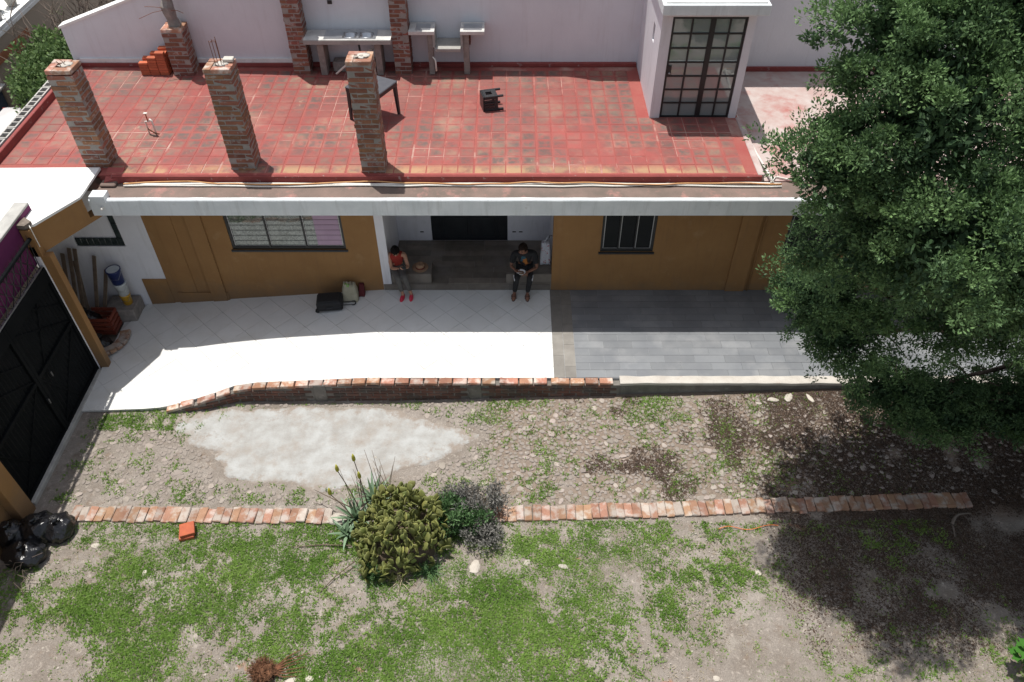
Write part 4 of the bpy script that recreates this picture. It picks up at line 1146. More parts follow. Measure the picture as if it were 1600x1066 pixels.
def gravel():
    r = np.random.default_rng(8); n = 5200
    x = r.uniform(-8.2, 8, n); y = r.uniform(3.8, 10.05, n); s = r.uniform(.004, .013, n)*np.where(r.random(n) < .05, 1.9, 1)
    o8 = np.array([(1,0,0),(0,1,0),(-1,0,0),(0,-1,0),(0,0,.7)])
    V = (o8[None]*s[:, None, None]*r.uniform(.7, 1.3, (n, 5, 1))+np.stack([x, y, .006+zg(x, y)], 1)[:, None]).reshape(-1, 3)
    f = np.array([(0,1,4),(1,2,4),(2,3,4),(3,0,4)]); F = (f[None]+np.arange(n)[:, None, None]*5).reshape(-1, 3)
    o = soup('gravel', V, F, 'pale_stone'); tag(o, 'scattered pale gravel and crumbs on the soil', 'gravel', kind='stuff')
gravel()
# larger pale stones on the lawn
spots = [(-7.05, 6.95, .075, 'pale rounded stone beside the rubbish bags'), (-6.05, 6.45, .06, 'small white stone in the grass below the left edging'), (-3.02, 4.72, .07, 'white stone right of the fibrous palm stump'),
         (-3.3, 4.66, .095, 'larger white stone touching the palm stump'), (4.05, 6.45, .065, 'cream stone at the edge of the tree shadow'), (3.05, 4.72, .06, 'cream stone on the bare soil at the lower right'),
         (-.62, 6.55, .13, 'pale flat lump of soil and stone below the purple shrub'), (.85, 6.55, .10, 'long pale stone in the middle of the lawn'), (.25, 6.62, .08, 'short white stone in the middle of the lawn')]
for k, (x, y, s, lab) in enumerate(spots):
    o = link('stone', stone_mesh(30+k, 'pale_stone'), None, None, (x, y, .0), (0, 0, k*1.3), (s, s*(.45 if 'long' in lab else .75), s*.55)); tag(o, lab, 'stone', 'pale stones on the lawn')
# pale concrete manhole slab and rubble under the tree
o = MB().obox((6.12, 9.41, .235), (.75, .42, .05), Matrix.Rotation(R(8), 3, 'X'), .01).build('inspection_cover', 'concrete'); tag(o, 'square cement inspection cover half hidden under the tree', 'cover')
for k, (x, y, s) in enumerate(((5.05, 9.92, .13), (5.35, 9.96, .15), (5.75, 9.93, .12), (4.75, 9.84, .07))):
    o = link('stone', stone_mesh(50+k, 'pale_stone'), None, None, (x, y, .01+float(zg(x, y))), (0, 0, k), (s*.9, s*.42, s*.2)); tag(o, ('second white rubble lump from the left along the terrace kerb', 'largest white rubble lump in the row along the terrace kerb', 'rightmost white rubble lump of the row along the terrace kerb', 'smallest white rubble lump, leftmost of the row along the terrace kerb')[k], 'stone', 'rubble at the kerb')
# needle litter round the tree; on the lawn it paints in the tree's shade
def litter():
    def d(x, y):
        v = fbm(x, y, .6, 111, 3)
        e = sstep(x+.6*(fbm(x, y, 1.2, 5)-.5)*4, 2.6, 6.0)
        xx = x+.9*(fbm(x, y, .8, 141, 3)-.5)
        return np.clip(sstep(v, .62-.30*e, .80-.25*e)*(y > 7.75)*.9+.85*sstep(xx, 4.0, 5.4)*sstep(y, 4.9, 5.9)*sstep(v, .25, .5), 0, 1)  # second term: dark cover where the tree shadow falls on the lawn
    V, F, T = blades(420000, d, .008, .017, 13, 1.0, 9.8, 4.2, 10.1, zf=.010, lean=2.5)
    o = soup('litter_with_shade', V, F, 'litter_and_shade'); tag(o, 'brown needle litter round the tree, darkened and spread to deepen its shadow', 'litter', kind='stuff')
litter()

# ================================================================== TREE
def foliage(lobes, clump_r, per, leaf, seed, shell=.72, up=.35):
    r = np.random.default_rng(seed); C = []; T = []
    for (cx, cy, cz, rx, ry, rz, n) in lobes:
        d = r.normal(size=(n, 3)); d /= np.linalg.norm(d, axis=1)[:, None]
        q = r.uniform(shell, 1.0, n)[:, None]
        bump = 1+.16*np.sin(d[:, :1]*7+cx*3)*np.cos(d[:, 1:2]*6+cz*2)
        C.append(np.array([cx, cy, cz])+d*q*bump*np.array([rx, ry, rz])); T.append(r.uniform(0, 1, n))
    C = np.concatenate(C); T = np.concatenate(T); n = len(C)
    cr = r.uniform(.6, 1.25, n)*clump_r
    m = n*per; idx = np.repeat(np.arange(n), per)
    d = r.normal(size=(m, 3)); d /= np.linalg.norm(d, axis=1)[:, None]
    rad = r.uniform(.15, 1, m)**.6
    P = C[idx]+d*(rad*cr[idx])[:, None]*np.array([1, 1, .7])
    dirn = d*.8+r.normal(size=(m, 3))*.5+np.array([0, 0, up]); dirn /= np.linalg.norm(dirn, axis=1)[:, None]
    s = np.cross(dirn, r.normal(size=(m, 3))); s /= np.linalg.norm(s, axis=1)[:, None]
    L = leaf[0]*r.uniform(.55, 1.35, m)[:, None]; W = leaf[1]*r.uniform(.6, 1.3, m)[:, None]
    V = np.stack([P, P+dirn*L*.5+s*W, P+dirn*L, P+dirn*L*.5-s*W], 1).reshape(-1, 3)
    F = np.arange(m*4).reshape(-1, 4)
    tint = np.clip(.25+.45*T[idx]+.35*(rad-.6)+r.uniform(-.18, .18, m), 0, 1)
    return V, F, np.repeat(tint, 4)
def limb(b, a, e, r0, r1, seed, n=9, wob=.12):
    a, e = Vector(a), Vector(e); pts = []; rs = []
    for i in range(n+1):
        t = i/n; p = a.lerp(e, t); q = Vector((p.x, p.y, p.z))*1.3+Vector((seed*3, 0, 0))
        k = math.sin(math.pi*t)*(e-a).length*wob
        pts.append(p+Vector((mnoise.noise(q), mnoise.noise(q+Vector((9, 0, 0))), mnoise.noise(q+Vector((0, 9, 0)))+.4))*k); rs.append(r0+(r1-r0)*t)
    b.tube(pts, rs, 8); return pts
tree = empty('juniper_tree', (10.3, 9.5, 0), 'large dark green juniper tree shading the right of the yard', 'tree')
tb = MB(); limb(tb, (10.3, 9.5, -.1), (8.3, 8.9, 7.8), .30, .07, 2, 14, .06); tb.build('trunk', 'bark', tree, True)
LOBES = [  # cx cy cz rx ry rz tufts
    (7.7, 8.6, 6.2, 2.3, 1.8, 2.3, 230), (4.7, 7.9, 7.5, .95, .8, .7, 52), (3.86, 7.9, 6.83, .62, .55, .40, 32), (4.65, 8.0, 5.67, .9, .8, .7, 52),
    (4.5, 8.7, 4.1, .66, .6, .42, 30), (5.2, 8.9, 3.1, .66, .6, .42, 30), (6.3, 8.4, 4.5, 1.1, 1.0, .8, 56), (6.1, 9.0, 8.0, 1.3, .9, .8, 56), (8.0, 9.2, 8.4, 1.6, 1.0, .9, 66),
    (9.3, 8.4, 4.6, 1.5, 1.6, 1.6, 90), (6.8, 7.4, 5.6, 1.2, .9, 1.0, 60), (5.1, 7.1, 6.4, 1.0, .8, .8, 56), (8.3, 7.0, 5.6, 1.3, 1.0, 1.0, 60), (9.0, 6.3, 5.6, 1.6, 1.2, 1.3, 70), (10.8, 6.0, 5.2, 2.0, 1.8, 1.8, 70),
    (6.6, 9.0, 1.7, .95, .5, .30, 30), (7.5, 8.8, 1.4, 1.0, .6, .35, 34), (8.6, 8.6, 1.6, 1.0, .7, .5, 44), (9.4, 8.4, 2.4, 1.0, .9, .8, 50), (9.4, 7.4, 1.4, .7, .8, .8, 50), (8.0, 9.5, 3.4, .8, .45, .4, 20), (7.3, 9.8, 4.5, 1.0, .5, .5, 26), (9.2, 9.8, 5.2, 1.0, .7, .8, 36), (10.6, 8.3, 6.5, 2.2, 2.0, 2.2, 70), (11.8, 7.4, 3.0, 1.8, 2.4, 1.8, 60), (12.6, 5.4, 5.2, 2.0, 2.2, 2.4, 50), (12.8, 9.0, 6.0, 2.0, 2.2, 2.6, 50), (8.1, 5.9, 6.1, .9, .7, .7, 34), (4.3, 8.4, 8.15, .75, .6, .55, 44), (5.3, 8.6, 8.7, .8, .6, .5, 40), (6.6, 9.2, 9.0, 1.0, .7, .5, 40)]  # unseen lobes at far right added to block sky and deepen the shadow
def tufted(lobes, tuft_r, per, leaf, seed):
    """crown of separate rounded tufts; each tuft a dome of short scale-leaf sprays pointing out and up"""
    r = np.random.default_rng(seed); C = []; D = []
    for (cx, cy, cz, rx, ry, rz, n) in lobes:
        d = r.normal(size=(n, 3)); d[:, 2] += .15; d /= np.linalg.norm(d, axis=1)[:, None]
        q = np.where(r.random(n) < .25, r.uniform(.3, .8, n), r.uniform(.82, 1.12, n))[:, None]
        C.append(np.array([cx, cy, cz])+d*q*np.array([rx, ry, rz])); D.append(d)
    C = np.concatenate(C); D = np.concatenate(D); n = len(C)
    R0 = tuft_r*r.uniform(.55, 1.35, n); T = r.uniform(0, 1, n)
    # every tuft gets a few sub-tufts stretched along its own direction
    k = 7; sub = np.repeat(np.arange(n), k); e = r.normal(size=(n*k, 3)); e /= np.linalg.norm(e, axis=1)[:, None]
    sc_ = C[sub]+e*(R0[sub]*r.uniform(.45, 1.0, n*k))[:, None]*np.array([1, 1, .55])+D[sub]*(R0[sub]*r.uniform(-.1, .5, n*k))[:, None]
    sr = R0[sub]*r.uniform(.28, .5, n*k); st_ = np.clip(T[sub]+r.uniform(-.3, .3, n*k), 0, 1)
    m = n*k*per; idx = np.repeat(np.arange(n*k), per)
    d = r.normal(size=(m, 3)); d /= np.linalg.norm(d, axis=1)[:, None]; rad = r.uniform(.2, 1, m)**.5
    P = sc_[idx]+d*(rad*sr[idx])[:, None]*np.array([1, 1, .75])
    dirn = d*.7+D[sub][idx]*.35+r.normal(size=(m, 3))*.45+np.array([0, 0, .3]); dirn /= np.linalg.norm(dirn, axis=1)[:, None]
    s = np.cross(dirn, r.normal(size=(m, 3))); s /= np.linalg.norm(s, axis=1)[:, None]
    L = leaf[0]*r.uniform(.5, 1.4, m)[:, None]; W = leaf[1]*r.uniform(.6, 1.3, m)[:, None]
    V = np.stack([P, P+dirn*L*.5+s*W, P+dirn*L, P+dirn*L*.5-s*W], 1).reshape(-1, 3); F = np.arange(m*4).reshape(-1, 4)
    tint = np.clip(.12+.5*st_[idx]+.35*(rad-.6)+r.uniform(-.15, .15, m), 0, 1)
    return V, F, np.repeat(tint, 4)
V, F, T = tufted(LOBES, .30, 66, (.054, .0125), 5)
Vi, Fi, Ti = foliage([(a, b, c, d*.85, e*.85, f*.85, int(g*(4 if a > 9.9 else 1.8))) for a, b, c, d, e, f, g in LOBES], .24, 30, (.11, .026), 6, .15, .1)  # inner leaves fill the crown to block light, densest in the unseen lobes
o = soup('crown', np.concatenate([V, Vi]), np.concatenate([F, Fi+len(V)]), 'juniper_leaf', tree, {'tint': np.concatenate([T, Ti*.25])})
LB = [((9.9, 9.4, 2.4), (5.4, 8.9, 3.1), .085), ((9.8, 9.35, 2.9), (4.7, 8.7, 4.1), .085), ((9.6, 9.3, 3.5), (4.7, 8.0, 5.6), .085), ((9.3, 9.2, 4.4), (3.9, 7.9, 6.8), .075), ((9.0, 9.1, 5.4), (4.8, 7.9, 7.4), .065), ((10.0, 9.4, 1.7), (6.7, 9.0, 1.8), .06), ((9.8, 9.4, 2.6), (7.3, 9.8, 4.5), .06),
      ((9.7, 9.3, 3.2), (9.3, 8.4, 4.8), .07), ((8.8, 9.0, 6.0), (6.2, 9.0, 8.0), .05), ((8.6, 8.9, 6.6), (8.0, 9.2, 8.3), .05), ((9.5, 9.2, 3.9), (6.8, 7.4, 5.6), .06), ((9.6, 9.3, 3.6), (8.4, 7.0, 5.6), .06), ((9.9, 9.4, 2.2), (8.0, 9.5, 3.4), .05), ((10.1, 9.4, 1.3), (9.3, 7.5, 1.4), .05), ((10.0, 9.4, 2.5), (10.8, 6.4, 5.2), .07), ((10.0, 9.4, 1.5), (7.6, 8.8, 1.4), .045)]
rr = random.Random(4)
for k, (a, b_, r0) in enumerate(LB):
    m = MB(); pts = limb(m, a, b_, r0, .018, k, 9, .10)
    for q in range(9):
        p = pts[rr.randrange(4, 10)]; e = p+Vector((rr.uniform(-.9, .5), rr.uniform(-.5, .5), rr.uniform(-.35, .55)))
        limb(m, p, e, .016, .005, k*9+q, 4, .15)
    m.build('branch', 'bark', tree, True)

# ================================================================== PLANT BED
ca = empty('prickly_pear_cactus', (-1.85, 6.95, 0), 'dense mound of yellowish-green prickly pear pads in front of the edging', 'cactus')
def pad_mesh(k):
    b = bmesh.new(); bmesh.ops.create_uvsphere(b, u_segments=8, v_segments=5, radius=1)
    for v in b.verts:
        t = (v.co.z+1)/2; wdt = .55+.5*math.sin(math.pi*min(1, t*.9+.12))*.9
        v.co = Vector((v.co.x*wdt*(1+.08*mnoise.noise(v.co+Vector((k, 0, 0)))), v.co.y*.17, v.co.z+1))
    me = bpy.data.meshes.new('pad'); b.to_mesh(me); b.free(); me.materials.append(MATS['cactus']); me.polygons.foreach_set('use_smooth', [True]*len(me.polygons)); return me
pm = [pad_mesh(k) for k in range(5)]
rr = random.Random(9)
def pad_place(k, inner):
    while True:
        u, v = rr.uniform(-1, 1), rr.uniform(-1, 1)
        if u*u+v*v < 1: break
    k_ = 1+.30*mnoise.noise(Vector((math.atan2(v, u)*1.3, 2, 5)))
    x, y = -1.86+u*.80*k_+.12*v, 7.02+v*.74*k_
    top = .90*(1-(u*u+v*v))**.45*(1+.20*v)*(1+.55*mnoise.noise(Vector((x*2.3, y*2.3, 3)))+.25*mnoise.noise(Vector((x*6, y*6, 1))))+.05
    if v > .35 and u < .25: top += .12
    z = top*(rr.uniform(.55, .9) if inner else rr.uniform(.93, 1.05))
    s = rr.uniform(.045, .075)
    return (x, y, max(.0, z-.08)), (rr.uniform(-.8, .6)-.15*v, rr.uniform(-.7, .7)+u*.4, rr.uniform(0, 6.28)), (s, s, s*rr.uniform(.95, 1.35))
for k in range(298):
    link('pad', pm[k % 5], None, ca, *pad_place(k, False))
b = MB()
for k in range(620):
    l_, r_, s_ = pad_place(k, k % 3 > 0); M = Matrix.LocRotScale(Vector(l_), __import__('mathutils').Euler(r_), Vector(s_))
    t_ = bmesh.new(); t_.from_mesh(pm[k % 5]); t_.transform(M); me_ = bpy.data.meshes.new('t'); t_.to_mesh(me_); t_.free(); b.bm.from_mesh(me_); bpy.data.meshes.remove(me_)
o = b.build('inner_pads', 'cactus', ca, True); o['kind'] = 'stuff'
MB().ball((-1.86, 7.02, .02), 1, 3, .25, (.62, .58, .34), 3).build('stem_mass', 'stalk_brown', ca, True)
al = empty('aloe', (-2.55, 7.35, 0), 'grey-green aloe rosettes with tall flower stalks left of the cactus', 'aloe')
def leaf_blade(base, az, L, wd, rise, droop):
    b = MB(); n = 6; rows = []
    for i in range(n+1):
        t = i/n; ou = L*t*math.cos(rise); z = L*t*math.sin(rise)-droop*t*t; ww = wd*(1-t)**.8*(1 if t > .1 else .8)
        d = Vector((math.cos(az), math.sin(az), 0)); sd_ = Vector((-d.y, d.x, 0)); p = Vector(base)+d*ou+Vector((0, 0, z))
        rows.append([b.bm.verts.new(p-sd_*ww+Vector((0, 0, ww*.35))), b.bm.verts.new(p-Vector((0, 0, ww*.45))), b.bm.verts.new(p+sd_*ww+Vector((0, 0, ww*.35)))])
    for A, B in zip(rows, rows[1:]):
        for k in range(3): b.bm.faces.new((A[k], A[(k+1) % 3], B[(k+1) % 3], B[k]))
    return b
for cx, cy, cnt, L in ((-2.72, 7.45, 22, .62), (-2.45, 7.85, 18, .58), (-2.82, 7.15, 14, .42)):
    for k in range(cnt):
        az = k*2.4+rr.uniform(-.2, .2); rise = .35+1.0*(k/cnt)
        leaf_blade((cx, cy, .03), az, L*rr.uniform(.8, 1.1), .040, rise, .10).build('leaf', 'aloe', al)
for x, y, h, lx, ly in ((-2.62, 7.5, .92, -.30, .25), (-2.5, 7.6, .98, -.16, .32), (-2.55, 7.45, .75, -.02, .28), (-2.7, 7.35, .65, -.34, .12)):
    pts = [(x+lx*t**1.6, y+ly*t**1.4, .1+h*t) for t in (0, .25, .5, .75, 1)]
    sk = MB().tube(pts, [.011, .010, .009, .008, .007], 6).build('flower_stalk', 'stalk_brown', al, True)
    e = Vector(pts[-1]); MB().lathe([(.008, -.02), (.030, .02), (.034, .07), (.024, .13), (.005, .19)], e, 8).build('flower_head', 'aloe_flower', sk, True)
for k in range(13):
    x, y = -2.45+rr.uniform(-.25, .4), 7.75+rr.uniform(-.3, .2); h = rr.uniform(.75, 1.2); lx, ly = rr.uniform(-.28, .22), rr.uniform(.0, .45)
    MB().tube([(x+lx*t**1.5, y+ly*t**1.5, .05+h*t) for t in (0, .33, .66, 1)], [.007, .006, .005, .003], 5).build('dry_stalk', 'stalk_brown', al, True)
for pts in ([(-2.75, 7.5, .3), (-3.1, 7.65, .36), (-3.45, 7.85, .33)], [(-2.7, 6.9, .08), (-3.2, 6.95, .03), (-3.75, 6.9, .03)], [(-2.6, 6.6, .1), (-2.9, 6.35, .04), (-3.1, 6.1, .02)]):
    MB().tube(pts, [.012, .010, .005], 6).build('dry_stalk', 'stalk_brown', al, True)
ps = empty('purple_shrub', (-.75, 7.4, 0), 'low shrub with purple and green leaves right of the cactus', 'shrub')
V, F, T = foliage([(-.55, 7.6, .26, .50, .42, .30, 90), (-.5, 7.05, .2, .42, .3, .22, 50), (-.95, 7.6, .25, .35, .4, .3, 50)], .10, 42, (.06, .012), 31, .5, .6)
soup('purple_leaves', V, F, 'purple_leaf', ps, {'tint': T})
V, F, T = foliage([(-.62, 7.28, .27, .32, .26, .22, 60), (-1.05, 7.35, .3, .28, .35, .28, 60)], .10, 40, (.075, .016), 32, .4, .6)
soup('green_leaves', V, F, 'green_leaf', ps, {'tint': T})
b = MB()
for k in range(26): 
    a = k*2.4; b.tube([(-.7, 7.4, .0), (-.7+.2*math.cos(a), 7.4+.2*math.sin(a), .25), (-.65+.42*math.cos(a)*rr.uniform(.6, 1.1), 7.42+.4*math.sin(a), rr.uniform(.35, .62))], [.008, .006, .002], 5)
b.build('stems', 'stalk_brown', ps)
def tuft(cx, cy, n, L, lab, m='green_leaf'):
    t = empty('grass_tuft', (cx, cy, 0), lab, 'plant', 'strappy tufts at the foot of the cactus')
    r = np.random.default_rng(int(abs(cx)*1000)); Vs = []; ts = []
    for k in range(n):
        az = r.uniform(0, 6.28); ll = L*r.uniform(.6, 1.15); ri = r.uniform(.5, 1.35); bx, by = cx+r.normal()*.06, cy+r.normal()*.05
        d = np.array([math.cos(az), math.sin(az)]); sd_ = np.array([-d[1], d[0]])*.010
        prev = None
        for i in range(4):
            q = i/3; ou = ll*q*math.cos(ri)*(1+.3*q); z = ll*(q*math.sin(ri)-.55*q*q*math.cos(ri)); ww = (1-q*.9)
            cur = [(bx+d[0]*ou-sd_[0]*ww, by+d[1]*ou-sd_[1]*ww, max(.01, z)), (bx+d[0]*ou+sd_[0]*ww, by+d[1]*ou+sd_[1]*ww, max(.01, z))]
            if prev: Vs += [prev[0], prev[1], cur[1], cur[0]]; ts += [r.uniform(.2, 1)]*4
            prev = cur
    V = np.array(Vs); soup('blades', V, np.arange(len(V)).reshape(-1, 4), m, t, {'tint': np.array(ts)})
tuft(-2.32, 6.42, 90, .34, 'green strappy tuft at the lower left foot of the cactus')
tuft(-1.38, 6.45, 80, .32, 'green strappy tuft at the lower right foot of the cactus')
tuft(-1.83, 6.36, 70, .24, 'withered brown tuft between the two green ones at the cactus foot', 'dry_grass')
tuft(-1.10, 7.25, 70, .40, 'green strappy tuft between cactus and purple shrub')

# fibrous palm stump
sp = empty('palm_stump', (-3.66, 4.76, 0), 'brown fibrous uprooted palm stump at the bottom of the lawn', 'stump')
MB().ball((-3.72, 4.78, .09), .15, 3, .5, (1, 1, .9), 8).build('root_ball', 'root_fibre', sp)
V, F, T = foliage([(-3.72, 4.8, .10, .15, .15, .12, 60)], .05, 30, (.10, .005), 41, .8, .1)
soup('fibres', V, F, 'root_fibre', sp, {'tint': T})
for k in range(7):
    a = -.3+k*.18; MB().tube([(-3.62, 4.78, .08), (-3.40, 4.82+.05*k-.1, .06), (-3.2+.05*(k % 3), 4.9+.07*k-.15, .02)], [.018, .010, .004], 5).build('root', 'root_fibre', sp)
MB().ball((-3.52, 4.86, .05), .06, 2, .4, (1.2, .8, .7), 2).build('stub', 'rust', sp)
for k, (x, y, rz, z) in enumerate(((-5.56, 7.17, .25, .035), (-5.54, 7.19, .32, .105))):
    o = link('loose_brick', chamfer_box('brick', (.25, .26, .068) if k == 0 else (.25, .25, .065), 'brick_loose', .008, .004, 90+k), None, None, (x, y, z+.01), (0, 0, rz))
    tag(o, ('bright red brick slab lying on the grass below the edging, lower of two' if k == 0 else 'bright red brick slab on top of another below the edging'), 'brick', 'red bricks on the lawn')
# orange cord
o = MB().tube([(3.55+i*.08, 7.25+.04*math.sin(i*.7)+.004*i, .035+.01*math.sin(i)) for i in range(14)], .006, 6).build('cord', 'cord_orange', smooth=True); tag(o, 'orange cord lying on the soil below the right edging', 'cord')
# rubbish bags
def bag(x, y, r, flat, seed, lab, rz=0):
    t = empty('rubbish_bag', (x, y, 0), lab, 'rubbish bag', 'black rubbish bags by the gate post')
    b = bmesh.new(); bmesh.ops.create_icosphere(b, subdivisions=5, radius=1)
    for v in b.verts:
        n = v.co.normalized(); q = n*2.2+Vector((seed*5, seed, 0))
        k = 1+.16*mnoise.noise(q)+.07*abs(mnoise.noise(q*2.6))+.035*abs(mnoise.noise(q*6))-.02*abs(mnoise.noise(q*13))
        v.co = Vector((n.x*k*flat[0], n.y*k*flat[1], max(-.62, n.z*k)*flat[2]))*r+Vector((x, y, r*flat[2]*.6))
    m = MB(); m.merge(b); m.build('sack', 'black_bag', t, True)
    top = r*flat[2]*1.55
    MB().lathe([(.05, 0), (.022, .05), (.03, .07), (.075, .15), (.06, .17)], (x+.03, y-.02, top-.03), 9).build('knot', 'black_bag', t)
bag(-8.05, 7.18, .30, (1.0, 1.0, .85), 1, 'black rubbish bag in the middle against the ochre gate post')
bag(-7.72, 7.22, .26, (.9, 1.05, .8), 2, 'black rubbish bag nearest the brick edging')
bag(-8.10, 6.72, .30, (1.15, .85, .7), 3, 'low black rubbish bag nearest the camera')
bag(-8.42, 7.05, .27, (.9, .9, 1.0), 4, 'leftmost black rubbish bag at the yard wall')
tw = empty('brushwood', (-8.2, 6.35, 0), 'loose dry twigs heaped in front of the rubbish bags', 'twigs')
for k in range(26):
    x, y = -8.35+rr.uniform(0, .5), 6.2+rr.uniform(0, .5); a = rr.uniform(0, 6.28); L = rr.uniform(.15, .4)
    MB().tube([(x, y, .03+rr.uniform(0, .25)), (x+L*.5*math.cos(a), y+L*.5*math.sin(a), .06+rr.uniform(0, .25)), (x+L*math.cos(a), y+L*math.sin(a), .05+rr.uniform(0, .2))], .005, 4).build('twig', 'twig', tw)
o = MB(); limb(o, (7.6, 7.35, .03), (8.0, 7.55, .06), .03, .012, 3, 6, .3); limb(o, (7.6, 7.35, .03), (7.55, 7.1, .03), .02, .008, 5, 4, .2)
o = o.build('fallen_branch', 'dead_wood', smooth=True); tag(o, 'pale fallen forked branch at the right end of the edging', 'branch')
# fig-like seedling in the lower right corner
fg = empty('leafy_sapling', (7.55, 4.85, 0), 'bright green broad-leaved sapling in the lower right corner', 'plant')
MB().tube([(7.6, 4.8, 0), (7.56, 4.86, .35), (7.5, 4.92, .62)], [.012, .01, .006], 6).build('stem', 'stalk_brown', fg)
for k in range(16):
    a = k*2.4; z = .3+.022*k; L = .13
    b = MB(); c = Vector((7.55, 4.88, z)); d = Vector((math.cos(a), math.sin(a), .15)); s_ = Vector((-d.y, d.x, 0))
    b.sheet([c+d*.05, c+d*.10+s_*.05, c+d*.17+s_*.055, c+d*.19+s_*.02, c+d*.24, c+d*.19-s_*.02, c+d*.17-s_*.055, c+d*.10-s_*.05], .003, (0, 0, 1))
    b.build('leaf', 'fig_leaf', fg)

# ================================================================== THINGS ON THE ROOF TERRACE
def slab_with_holes(name, x0, x1, y0, y1, z0, z1, holes, m, parent):
    b = MB(); xs = sorted({x0, x1, *[h[0] for h in holes], *[h[1] for h in holes]}); ys = sorted({y0, y1, *[h[2] for h in holes], *[h[3] for h in holes]})
    for a, c in zip(xs, xs[1:]):
        for d_, e in zip(ys, ys[1:]):
            if any(h[0] <= a and c <= h[1] and h[2] <= d_ and e <= h[3] for h in holes): continue
            b.box(a, c, d_, e, z0, z1)
    return b.build(name, m, parent)
sk = empty('sink_counter', (-3.6, 17, ZR), 'cement counter with a steel double sink between two tall brick pillars', 'counter')
CX0, CX1, CY0, CY1, CZ = -4.56, -2.65, 16.72, 17.252, 4.40
B1, B2 = (-3.72, -3.41, 16.82, 17.08), (-3.36, -3.05, 16.82, 17.08)
slab_with_holes('countertop', CX0, CX1, CY0, CY1, CZ-.09, CZ, [B1, B2], 'counter_cement', sk)
MB().box(CX0+.0, CX1, CY0-.012, CY0-.001, CZ-.10, CZ-.012).build('front_edge', 'concrete', sk)
slab_with_holes('steel_top', -4.12, -2.98, 16.76, 17.2, CZ+.001, CZ+.009, [B1, B2], 'steel_sink', sk)
for (x0, x1, y0, y1) in (B1, B2):
    b = MB(); b.lathe([(.02, -.15), (.10, -.148), (.135, -.13), (.147, 0), (.155, .004), (.155, -.02), (.14, -.16)], (0, 0, 0), 20)
    me = b.mesh('basin', True); me.materials.append(MATS['steel_sink'])
    link('basin', me, None, sk, ((x0+x1)/2, (y0+y1)/2, CZ+.010), None, (1.0, .84, 1))
for x0, x1 in ((-4.30, -4.16), (-3.04, -2.90)):
    MB().box(x0, x1, 16.80, 17.24, ZR+.002, CZ-.0905, .006).build('leg', 'rough_concrete', sk)
MB().tube([(-3.4, 16.95, 4.24), (-3.38, 16.92, 4.0), (-3.15, 16.9, 3.85), (-3.1, 17.1, 3.8)], .025, 8).build('drain_pipe', 'black_metal', sk, True)
MB().tube([(-3.95, 16.72, 3.62), (-3.5, 16.85, 3.95), (-3.1, 16.95, 4.1)], .022, 7).build('waste_pipe', 'pipe_white', sk, True)
MB().box(-4.05, -3.1, 16.95, 17.23, ZR+.002, 3.78, .02).build('base_shelf', 'rough_concrete', sk)
bq = empty('barbecue_counter', (-1.4, 17, ZR), 'cement barbecue counter with two raised wings and a lower middle shelf', 'counter')
MB().box(-2.255, -1.69, 16.78, 17.29, 4.48, 4.56, .005).build('wing', 'counter_cement', bq)
MB().box(-1.13, -.60, 16.78, 17.29, 4.48, 4.56, .005).build('wing', 'counter_cement', bq)
MB().box(-1.688, -1.132, 16.72, 17.29, 4.13, 4.20, .005).build('middle_shelf', 'concrete', bq)
for x0, x1 in ((-1.74, -1.69), (-1.13, -1.08)):
    MB().box(x0, x1, 16.80, 17.28, 4.20, 4.479).build('cheek', 'concrete', bq)
for x0, x1 in ((-1.86, -1.742), (-1.078, -.95)):
    MB().box(x0, x1, 16.84, 17.0, ZR+.002, 4.4795, .005).build('leg', 'rough_concrete', bq)
for x0, x1 in ((-1.08, -.92),):
    for k in range(4): MB().box(x0+.002, x1, 17.01, 17.2, 4.16+k*.078, 4.16+k*.078+.068, .005).build('brick', 'brick_rear', bq)
for x0, x1 in ((-2.10, -1.78), (-1.06, -.66)):
    MB().box(x0, x1, 16.85, 17.18, 4.5605, 4.566).build('steel_plate', 'steel_sink', bq)
MB().tube([(-1.76, 16.8, 3.98), (-1.70, 16.72, 3.95), (-1.69, 16.7, 3.7)], .02, 7).build('tap_pipe', 'pipe_white', bq, True)

bs = empty('brick_stack', (-8.02, 17.0, ZR), 'stepped stack of new red bricks against the rear wall', 'bricks')
bme = [chamfer_box('brick', (.20, .12, .055), 'brick_loose', .005, .003, 200+k) for k in range(4)]
for cxi, (x, n) in enumerate(((-8.26, 5), (-8.05, 7), (-7.84, 9))):
    for row in range(3):
        for k in range(n-row % 2):
            link('brick', bme[(k+row+cxi) % 4], None, bs, (x+random.uniform(-.006, .006), 16.85+row*.128, ZR+.03+k*.058), (0, 0, random.uniform(-.03, .03)))

tb_ = empty('plastic_table', (-2.86, 14.95, ZR), 'dark grey plastic table behind the front pillar', 'table', rot=(0, 0, R(-28)))
def rel(bld, name, m, parent, smooth=False):
    me = bld.mesh(name, smooth); me.materials.append(MATS[m]); o = bpy.data.objects.new(name, me); col.objects.link(o); o.parent = parent; return o
t_ = MB().box(-.40, .40, -.36, .36, .70, .735, .012); rel(t_, 'table_top', 'table_plastic', tb_)
for x0, x1, y0, y1 in ((-.39, .39, -.35, -.32), (-.39, .39, .32, .35), (-.39, -.36, -.319, .319), (.36, .39, -.319, .319)):
    rel(MB().box(x0, x1, y0, y1, .63, .699), 'apron', 'dark_plastic', tb_)
for sx in (-1, 1):
    for sy in (-1, 1):
        b = MB(); b.box(-.035, .035, -.035, .035, .0, .629)
        for v in b.bm.verts:
            k = .7 if v.co.z < .1 else 1; v.co = Vector((v.co.x*k+sx*(.35+(.02 if v.co.z < .1 else 0)), v.co.y*k+sy*(.31+(.02 if v.co.z < .1 else 0)), v.co.z))
        rel(b, 'leg', 'dark_plastic', tb_)
